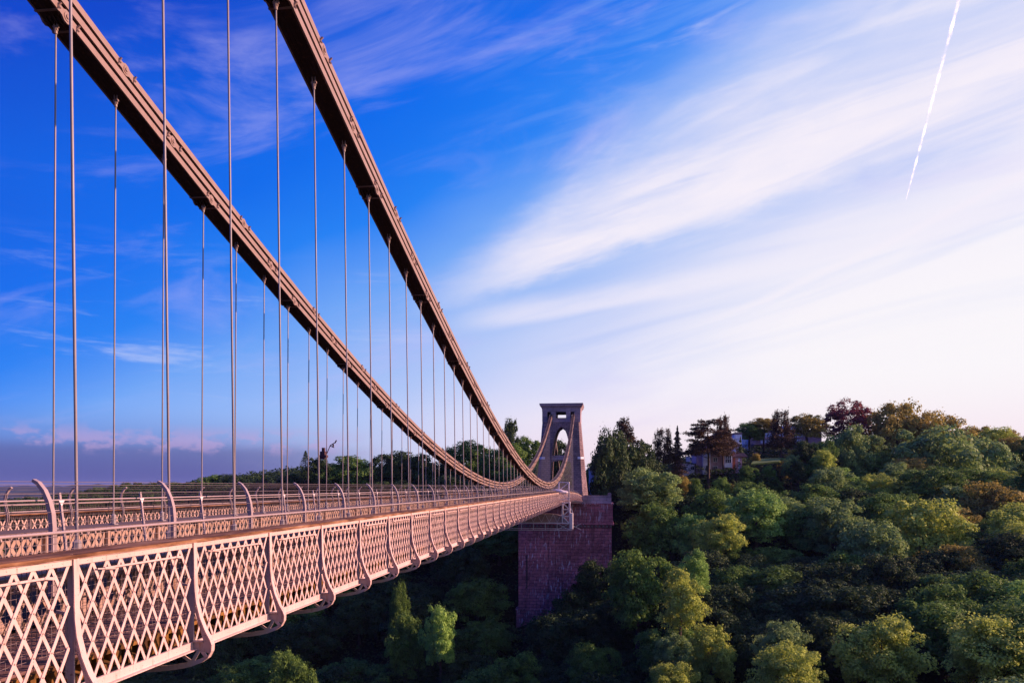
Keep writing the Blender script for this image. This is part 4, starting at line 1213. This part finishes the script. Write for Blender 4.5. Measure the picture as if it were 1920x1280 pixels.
ORD = 'first second third fourth fifth sixth seventh eighth ninth tenth eleventh twelfth thirteenth fourteenth fifteenth sixteenth seventeenth eighteenth nineteenth twentieth'.split()
# second rank: smaller far treeline at the very left
gl = 'trees of the distant left treeline'
r2 = random.Random(5)
for k in range(17):
    x_ = 150+k*14+r2.uniform(-4, 4); top = 913-8*math.sin(min(1, (x_-150)/110)*1.57)+r2.uniform(-3, 3)
    if x_ < 215: top += 6
    pos = at(x_, top, 430+r2.uniform(-20, 30)); w_ = r2.uniform(26, 38)*pos.length/FPX
    tree(r2.choice(['dark0', 'dark1', 'dark2', 'green0']), pos, w_, 12, '%s small tree from the left in the distant low treeline behind the left hangers' % ORD[k], gl)
# fill of the wooded slopes
r3 = random.Random(17)
def clear_of_view(x, y):
    return True
cands = []
def px_of(v):
    D = -v.x*SY+v.y*CY; rr = v.x*CY+v.y*SY
    return 960+rr/D*FPX, 912-v.z/D*FPX, D
cnt = 0
to_label = []
cells = []
yv = 84.0
while yv < 345:
    step = 10.2 if yv < 180 else 12.4
    xv = -260.0
    while xv < 230:
        cells.append((xv+r3.uniform(-.38, .38)*step, yv+r3.uniform(-.38, .38)*step)); xv += step
    yv += step*.92
zc_all = ground_z(np.array([c[0] for c in cells]), np.array([c[1] for c in cells]))
GROUPS = {'R': ('trees packed on the wooded slope right of the pier', 'leafy tree packed among others on the wooded slope right of the pier'),
          'L': ('trees in the shaded gorge under the deck', 'dim leafy tree in the shaded gorge under the bridge deck'),
          'T': ('trees of the wood behind the left parapet', 'dark tree of the level wood seen beyond the far parapet')}
for (xv, yv), zv in zip(cells, zc_all):
    if yv > 190 and xb0-3 < xv < xb1+5: continue
    if zv < -62: continue
    h = r3.uniform(10, 15.5); w_ = r3.uniform(14, 20)
    top = Vector((xv, yv, zv+h))
    px, py, D = px_of(top)
    if D < 60 or px < -60 or px > 1990: continue
    py_b = 912-zv/D*FPX
    if py > 1330: continue
    # keep clear of the villa, flats, lawn, tower surroundings
    if 1225 < px < 1560 and 238 < D < 345:
        continue
    if 1090 < px < 1225 and D > 236: continue
    if px > 1560 and D > 300: continue
    if px < 1132:
        # under or beyond the deck
        if py < 920 and D > 240:
            if px < 560: 
                lim = 941; 
                if py < lim: top.z = (912-lim)/FPX*D-r3.uniform(0, 2); h = min(h, top.z-zv)
                if h < 3: continue
            else:
                top.z = min(top.z, (912-885)/FPX*D)
        if 985 < px < 1120 and D > 230:
            if D < 262: continue
            top.z = (912-878)/FPX*D
            h = max(5, top.z-zv)
        if D > 262 and r3.random() < .58: continue
    # do not cover the lower trees picked out one by one
    skip = False
    for (ux, uy, ur) in used_xy[:len(HERO)]:
        dd_ = math.hypot(ux-xv, uy-yv)
        if dd_ < ur*.55+w_*.1: skip = True; break
        if dd_ < ur*1.6 and yv < uy+2: top.z -= 3.2; h = max(5, h-2.5)
    if skip: continue
    if xb0-2 < xv < xb1+10 and 150 < yv < 200:
        # foreground of the pier: keep the tops below the visible masonry
        lim = 1180 if xv < -8 else 1120
        zl = (912-lim)/FPX*D
        if top.z > zl: top.z = zl-r3.uniform(0, 2); 
        if top.z-zv < 3: continue
        h = min(h, top.z-zv)
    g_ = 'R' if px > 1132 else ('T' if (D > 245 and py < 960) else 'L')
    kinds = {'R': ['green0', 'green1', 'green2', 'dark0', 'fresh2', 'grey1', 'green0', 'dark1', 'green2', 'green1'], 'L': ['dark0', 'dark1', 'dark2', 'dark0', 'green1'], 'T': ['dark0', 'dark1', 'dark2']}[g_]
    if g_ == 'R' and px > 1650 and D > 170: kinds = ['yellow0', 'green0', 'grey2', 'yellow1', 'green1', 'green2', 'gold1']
    if g_ == 'R' and py > 1015 and px < 1760: kinds = ['dark0', 'dark1', 'dark2', 'dark0', 'green1', 'dark1']  # lower slope: mostly dark leaves, woodland shade carried by leaf colour
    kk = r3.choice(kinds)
    o = tree(kk, top, w_, max(h, 5), GROUPS[g_][1], GROUPS[g_][0]); cnt += 1
    to_label.append((o, kk, px, py+.3*h/D*FPX, w_, 'tree'))
print('fill trees', cnt)
# undergrowth carpet
r4 = np.random.default_rng(8)
N = 330000
ux = r4.uniform(-260, 230, N); uy = r4.uniform(95, 340, N)
Dp = -ux*SY+uy*CY; pxx = 960+(ux*CY+uy*SY)/Dp*FPX
ok = (pxx > -50) & (pxx < 2000) & ~((ux > xb0-1) & (ux < xb1+1) & (uy > PY-1))
ux, uy = ux[ok], uy[ok]; uz = ground_z(ux, uy)+r4.uniform(0, 1.0, len(ux))+2.6*np.clip(vnoise(ux, uy, 3.1, 5)*.5+.6, 0, 2)
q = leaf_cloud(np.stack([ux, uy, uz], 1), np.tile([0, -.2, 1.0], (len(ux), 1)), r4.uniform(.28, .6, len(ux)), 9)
tag(put('undergrowth', quads_mesh('undergrowth', q, M['leaf_dark_shaded'])), label='dark undergrowth carpeting the gorge slopes beneath the trees', cat='undergrowth', kind='stuff')

# ------------------------------------------------------------------ houses
def win(mb_par, parent, x0, x1, z0, z1, y, frame='white', glass='glass', nx=2, nz=1, dep=.12):
    fr_ = MB(); t_ = .12
    fr_.box((x0, y-dep, z0), (x1, y, z0+t_)); fr_.box((x0, y-dep, z1-t_), (x1, y, z1)); fr_.box((x0, y-dep, z0+t_), (x0+t_, y, z1-t_)); fr_.box((x1-t_, y-dep, z0+t_), (x1, y, z1-t_))
    for k in range(1, nx): xx = x0+(x1-x0)*k/nx; fr_.box((xx-.05, y-dep+.02, z0+t_), (xx+.05, y, z1-t_))
    for k in range(1, nz): zz = z0+(z1-z0)*k/nz; fr_.box((x0+t_, y-dep+.03, zz-.05), (x1-t_, y, zz+.05))
    f_ = fr_.build('window', M[frame], parent)
    MB().box((x0+t_, y-.06, z0+t_), (x1-t_, y-.01, z1-t_)).build('pane', M[glass], f_)
    return f_
def local_house(name, label, xp, yp, D, cat='house'):
    p_ = at(xp, yp, D); o = thing(name, label, cat, tuple(p_)); o.rotation_euler = (0, 0, YAW*0.6); return o
s_ = 262/FPX
# villa: base y=890
v = local_house('villa', 'brick villa with tall white bay windows and a slanting pale gable behind the cedar', 1340, 890, 264)
def hx_(x): return (x-1340)*264/FPX
def hz_(y): return (890-y)*264/FPX
mb = MB(); mb.box((hx_(1306), 0, -3), (hx_(1372), 9, hz_(836))); mb.box((hx_(1275), 1.5, -3), (hx_(1306), 8, hz_(868))); mb.build('wall', M['wall_brick'], v)
MB().prism([(hx_(1300), hz_(836)), (hx_(1352), hz_(808)), (hx_(1390), hz_(836))], 'y', .5, 9).build('gable', M['roof'], v)
mb = MB(); mb.bar((hx_(1350), -.3, hz_(808)), (hx_(1388), -.3, hz_(832)), .7, .5); mb.build('barge_board', M['white'], v)
mb = MB(); mb.box((hx_(1356), 2, hz_(815)), (hx_(1363), 3, hz_(803))); mb.build('chimney', M['wall_brick'], v)
MB().box((hx_(1317), -1.2, -3), (hx_(1331), 0, hz_(842))).build('bay', M['white'], v)
win(None, v, hx_(1321.5), hx_(1330), hz_(883), hz_(872), -1.2, nx=2)
win(None, v, hx_(1322), hx_(1330), hz_(862), hz_(850), -1.2, glass='glass_pale')
MB().box((hx_(1357), -1.0, hz_(876)), (hx_(1371), 0, hz_(846))).build('bay', M['white'], v)
win(None, v, hx_(1358), hx_(1370), hz_(868), hz_(852), -1.0, nx=3, nz=2)
win(None, v, hx_(1337), hx_(1345), hz_(866), hz_(857), 0); win(None, v, hx_(1337), hx_(1345), hz_(880), hz_(873), 0)
MB().box((hx_(1277), .4, -3), (hx_(1303), 1.5, hz_(870))).build('porch', M['white'], v)
win(None, v, hx_(1279), hx_(1288), hz_(881), hz_(874), .4, nx=3); win(None, v, hx_(1296), hx_(1303), hz_(881), hz_(874), .4)
win(None, v, hx_(1288), hx_(1296), hz_(865), hz_(855), 1.4, glass='glass_pale')
MB().prism([(hx_(1372), hz_(856)), (hx_(1377), hz_(849)), (hx_(1395), hz_(849)), (hx_(1402), hz_(856))], 'y', 0, 6).build('annexe_roof', M['rooft'], v)
MB().box((hx_(1373), 1, -2), (hx_(1392), 6, hz_(856))).build('annexe', M['wall_brick'], v)
MB().box((hx_(1375), .85, -1.2), (hx_(1379.5), 1, hz_(858))).build('door', M['door'], v)
MB().box((hx_(1385), .85, -.8), (hx_(1388), 1, hz_(858))).build('door', M['white_blue'], v)
# small white wing block right of villa
w_h = local_house('white_house', 'narrow bluish white house with stacked windows between villa and apartment block', 1386, 862, 285)
def wx(x): return (x-1386)*285/FPX
def wz(y): return (862-y)*285/FPX
MB().box((wx(1377), 0, -4), (wx(1391), 7, wz(812))).build('wall', M['white_blue'], w_h)
MB().box((wx(1376), -.2, wz(814)), (wx(1392), 7.2, wz(811))).build('roof', M['roof'], w_h)
for yy0 in (822, 834, 846): win(None, w_h, wx(1379), wx(1390), wz(yy0), wz(yy0-7), 0, glass='glass_pale' if yy0 == 822 else 'glass', nx=2)
# apartment block
ap = local_house('apartment_block', 'long low apartment block with rows of pale windows behind the pines', 1450, 850, 320, 'building')
def ax(x): return (x-1450)*320/FPX
def az_(y): return (850-y)*320/FPX
MB().box((ax(1405), 0, -5), (ax(1418), 12, az_(805))).build('stair_tower', M['wall_dark'], ap)
MB().box((ax(1418), .6, -5), (ax(1540), 12, az_(808))).build('wall', M['wall_dark'], ap)
MB().box((ax(1395), 1, -5), (ax(1405), 12, az_(814))).build('wing', M['white_blue'], ap)
MB().box((ax(1414), .2, az_(808)), (ax(1542), 12.4, az_(805))).build('roof', M['roof'], ap)
MB().box((ax(1476), 2, az_(804)), (ax(1505), 9, az_(796))).build('penthouse', M['white_blue'], ap)
win(None, ap, ax(1484), ax(1503), az_(804), az_(798), 2, glass='glass_pale', nx=5)
for (x0, x1, y0, y1, n__) in ((1426, 1434, 819, 811.5, 2), (1436, 1455, 819, 811.5, 4), (1458, 1470, 819, 811.5, 3), (1472, 1488, 819, 812, 3), (1490, 1505, 819, 812, 3), (1427, 1456, 830.5, 823, 6), (1458, 1476, 830.5, 823, 3), (1458, 1470, 840, 835, 3), (1490, 1503, 830, 823, 3)):
    win(None, ap, ax(x0), ax(x1), az_(y0), az_(y1), .6, glass='glass_pale', nx=n__)
MB().box((ax(1414), -.5, az_(822.5)), (ax(1480), .6, az_(820))).build('balcony', M['wall_brick'], ap)
MB().box((ax(1412), -1.5, az_(833.5)), (ax(1458), .6, az_(831))).build('balcony', M['wall_brick'], ap)
MB().box((ax(1411), -.2, -5), (ax(1418), 0, az_(837))).build('door', M['wall_brick'], ap)
# gatehouse sliver by the tower
gh = local_house('lodge', 'pale blue lodge glimpsed between the stone tower and the tall green tree', 1112, 915, 250)
k_ = 250/FPX
MB().box((-6*k_, 0, -3), (9*k_, 8, 34*k_)).build('wall', M['white_blue'], gh)
MB().prism([(-8*k_, 34*k_), (1*k_, 44*k_), (11*k_, 34*k_)], 'y', -.3, 8.3).build('roof', M['roof'], gh)
win(None, gh, -2*k_, 3*k_, 18*k_, 28*k_, 0, glass='glass_pale'); win(None, gh, -2*k_, 4*k_, 4*k_, 12*k_, 0)
# far mansion behind hangers
fm = local_house('gabled_house', 'dusky gabled house with tall chimneys half hidden behind the far hangers', 900, 900, 268)
k_ = 268/FPX
MB().box((-14*k_, 0, -4), (26*k_, 9, 32*k_)).build('wall', M['wall_dark'], fm)
MB().prism([(-10*k_, 32*k_), (-1*k_, 50*k_), (8*k_, 32*k_)], 'y', -.6, 9).build('roof', M['roof'], fm)
MB().prism([(8.2*k_, 32*k_), (17*k_, 44*k_), (27*k_, 32*k_)], 'y', -.3, 9).build('roof', M['roof'], fm)
MB().box((4*k_, 1, 32*k_), (8*k_, 2.2, 53*k_)).build('chimney', M['wall_brick'], fm)
MB().box((24*k_, 1, 26*k_), (27*k_, 2.2, 47*k_)).build('chimney', M['wall_brick'], fm)
win(None, fm, -8*k_, -3*k_, 14*k_, 24*k_, 0, 'wall_brick'); win(None, fm, 0*k_, 5*k_, 14*k_, 24*k_, 0, 'wall_brick'); win(None, fm, 12*k_, 17*k_, 14*k_, 22*k_, 0, 'wall_brick')
# lawn and hedges below the villa
lawn = MB(); Lp = [at(1408, 869, 250), at(1462, 864, 252), at(1466, 858, 268), at(1416, 860, 268)]
lawn.add([tuple(p_) for p_ in Lp]+[(p_.x, p_.y, p_.z-.5) for p_ in Lp], [(0, 1, 2, 3), (0, 4, 5, 1), (1, 5, 6, 2), (2, 6, 7, 3), (3, 7, 4, 0)])
tag(fixn(lawn.build('lawn', M['lawn'])), kind='structure')
r5 = random.Random(23)
gpB = 'garden shrubs massed below the villa and flats'
for k in range(42):
    x_ = r5.uniform(1225, 1560); D_ = r5.uniform(226, 262) if x_ < 1400 else r5.uniform(235, 285)
    if x_ < 1400: ylim = 893 if x_ > 1262 else 882
    elif x_ < 1470: ylim = 868 if D_ < 252 else 846
    else: ylim = r5.choice([838, 850, 862, 826])
    y_ = ylim+r5.uniform(0, 26)*(1 if D_ < 250 else .3); pos = at(x_, y_, D_)
    if 1405 < x_ < 1470 and D_ > 246: continue
    gz_ = float(ground_z(np.array([pos.x]), np.array([pos.y]))[0])
    h = max(4, pos.z-gz_); w_ = r5.uniform(5, 9)
    kk = r5.choice(['green0', 'green1', 'dark0', 'yellow1', 'grey0', 'gold1', 'green2'])
    o = tree(kk, pos, w_, min(h, 9), 'leafy garden shrub tree massed on the bank below the villa and flats', gpB, name='shrub', cat='shrub')
    to_label.append((o, kk, x_, y_, w_, 'garden shrub'))

# distant town on the plain
gt = 'tiny distant houses of the town on the plain'
r6 = random.Random(4)
for k in range(14):
    x_ = 34+k*3.4+r6.uniform(-1, 1); D_ = 4700+r6.uniform(-250, 350); y_ = 929+r6.uniform(-1.2, 1.8)
    p_ = at(x_, y_, D_); gz_ = float(ground_z(np.array([p_.x]), np.array([p_.y]))[0])
    o = thing('distant_house', '%s tiny pale house from the left in the distant town on the plain' % ORD[k], 'house', (p_.x, p_.y, gz_-1), gt)
    hh = max(6.0, p_.z-gz_); hh = min(hh, 22)
    hh = 6.5
    MB().box((-5, 0, 0), (5, 12, hh)).build('wall', M['white'], o)
    MB().prism([(-6, hh), (0, hh+3), (6, hh)], 'y', -.5, 12.5).build('roof', M['rooft'], o)

# people by the tower foot
def person(x, y_, D, mat, label, lean=0):
    p_ = at(x, y_, D); root = thing('person', label, 'person', tuple(p_))
    me = bpy.data.meshes.new('body')
    J = {'pel': (0, 0, .92), 'ch': (0, 0, 1.35), 'nk': (0, 0, 1.5), 'hd': (0, 0.02, 1.66), 'ls': (-.18, 0, 1.42), 'rs': (.18, 0, 1.42), 'le': (-.24, .02, 1.14), 're': (.25, .03, 1.14),
         'lw': (-.20, .14, .92), 'rw': (.22, .16, .95), 'lh': (-.09, 0, .88), 'rh': (.09, 0, .88), 'lk': (-.10, .03, .5), 'rk': (.11, .05, .5), 'la': (-.10, 0, .09), 'ra': (.12, 0, .09), 'lt': (-.11, .16, .04), 'rt': (.14, .16, .04)}
    rad = {'pel': .14, 'ch': .15, 'nk': .06, 'hd': .10, 'ls': .07, 'rs': .07, 'le': .045, 're': .045, 'lw': .035, 'rw': .035, 'lh': .09, 'rh': .09, 'lk': .06, 'rk': .06, 'la': .045, 'ra': .045, 'lt': .04, 'rt': .04}
    E = [('pel', 'ch'), ('ch', 'nk'), ('nk', 'hd'), ('ch', 'ls'), ('ch', 'rs'), ('ls', 'le'), ('rs', 're'), ('le', 'lw'), ('re', 'rw'), ('pel', 'lh'), ('pel', 'rh'), ('lh', 'lk'), ('rh', 'rk'), ('lk', 'la'), ('rk', 'ra'), ('la', 'lt'), ('ra', 'rt')]
    ks = list(J); me.from_pydata([J[k] for k in ks], [(ks.index(a), ks.index(b_)) for a, b_ in E], [])
    me.materials.append(M[mat])
    o = put('body', me, root)
    md = o.modifiers.new('skin', 'SKIN'); 
    for i, k in enumerate(ks): me.skin_vertices[0].data[i].radius = (rad[k], rad[k])
    me.skin_vertices[0].data[0].use_root = True
    o.modifiers.new('sub', 'SUBSURF').levels = 1
    return root
for (x_, mt, lb) in ((1112.5, 'red', 'person in a red top standing on the terrace by the tower'), (1107, 'navy', 'person in dark clothes leaning near the tower corner'), (1117, 'navy', 'person in dark clothes on the terrace, right of the one in red')):
    try:
        p_ = person(x_, 932, 206, mt, lb); p_.location.z = z_led+.2+.75*0
    except Exception as e: print('person', e)
# contrail
ct = MB()
pA, pB = at(1699, 374, 9500), at(1830, -120, 5600)
for sh in (.25, .5, .75, 1.0, 1.3):
    pts = []; rs = []
    for k in range(70):
        t_ = k/69; p_ = pA.lerp(pB, t_); pts.append(p_+Vector((math.sin(k*1.9+sh*9), 0, math.cos(k*2.3+sh*5)))*2.2); rs.append(sh*.85*(1.2+8*min(1, t_*7)+5*t_)*(1+.16*math.sin(k*2.7+sh*7)+.10*math.sin(k*5.1)))
    ct.tube(pts, rs, 10)
o = ct.build('contrail', M['contrail'], smooth=True)
tag(o, 'thin bright white aircraft trail descending steeply across the upper right sky', 'contrail')

# one label for each of the massed trees: colour, and where it stands among things one can find
MARKS = [('pier head', 1140, 945), ('pier foot', 980, 1170), ('copper beech', 1590, 790), ('brick villa', 1340, 868), ('great cedar', 1315, 820), ('golden skyline tree', 1682, 790),
         ('large bright domed tree', 1730, 1000), ('golden green corner tree', 1856, 1220), ('pointed pale yellow tree', 1276, 1120), ('domed yellow tree at the bottom edge', 1652, 1220),
         ('far rust coloured tree', 1878, 830), ('golden brown tree at the right edge', 1870, 960), ('fresh green tree below the lawn', 1418, 965), ('ivy clad tree', 1640, 920),
         ('pale green dome mid slope', 1560, 990), ('bright tree left of the pier', 826, 1180), ('slim green tree under the deck', 748, 1130), ('green treetop at the bottom edge', 545, 1260),
         ('inspection gantry', 1030, 975), ('stone tower', 1050, 880), ('half bare conifer', 573, 880), ('left treeline', 450, 900), ('garden lawn', 1440, 865), ('apartment block', 1460, 822),
         ('tall tree by the tower', 1150, 900), ('climbing tree before the pier', 1072, 1160), ('dark cypress', 1388, 850), ('cut off yellow treetop', 1478, 1240)]
HUE = {'gre': 'green', 'dar': 'dark green', 'yel': 'yellow green', 'fre': 'fresh green', 'gol': 'golden brown'}
from collections import defaultdict
buck = defaultdict(list)
for o, kk, px, py, w_, noun in to_label:
    nm, mx_, my_ = min(MARKS, key=lambda m_: math.hypot(px-m_[1], py-m_[2]))
    ddx, ddy = px-mx_, py-my_
    dr = ('right of' if ddx > 0 else 'left of') if abs(ddx) > 2*abs(ddy) else (('below' if ddy > 0 else 'above') if abs(ddy) > 2*abs(ddx) else (('below' if ddy > 0 else 'above')+' and '+('right of' if ddx > 0 else 'left of')))
    hue = 'pale green' if kk.startswith('grey') else HUE.get(kk[:3], 'green')
    buck[(hue, noun, dr, nm)].append((math.hypot(ddx, ddy), o))
for (hue, noun, dr, nm), lst in buck.items():
    lst.sort(key=lambda q: q[0])
    for k, (d_, o) in enumerate(lst):
        o['label'] = ('' if len(lst) == 1 else ('nearest ' if k == 0 else ORD[k]+' ')) + '%s %s %s the %s' % (hue, noun, dr, nm)
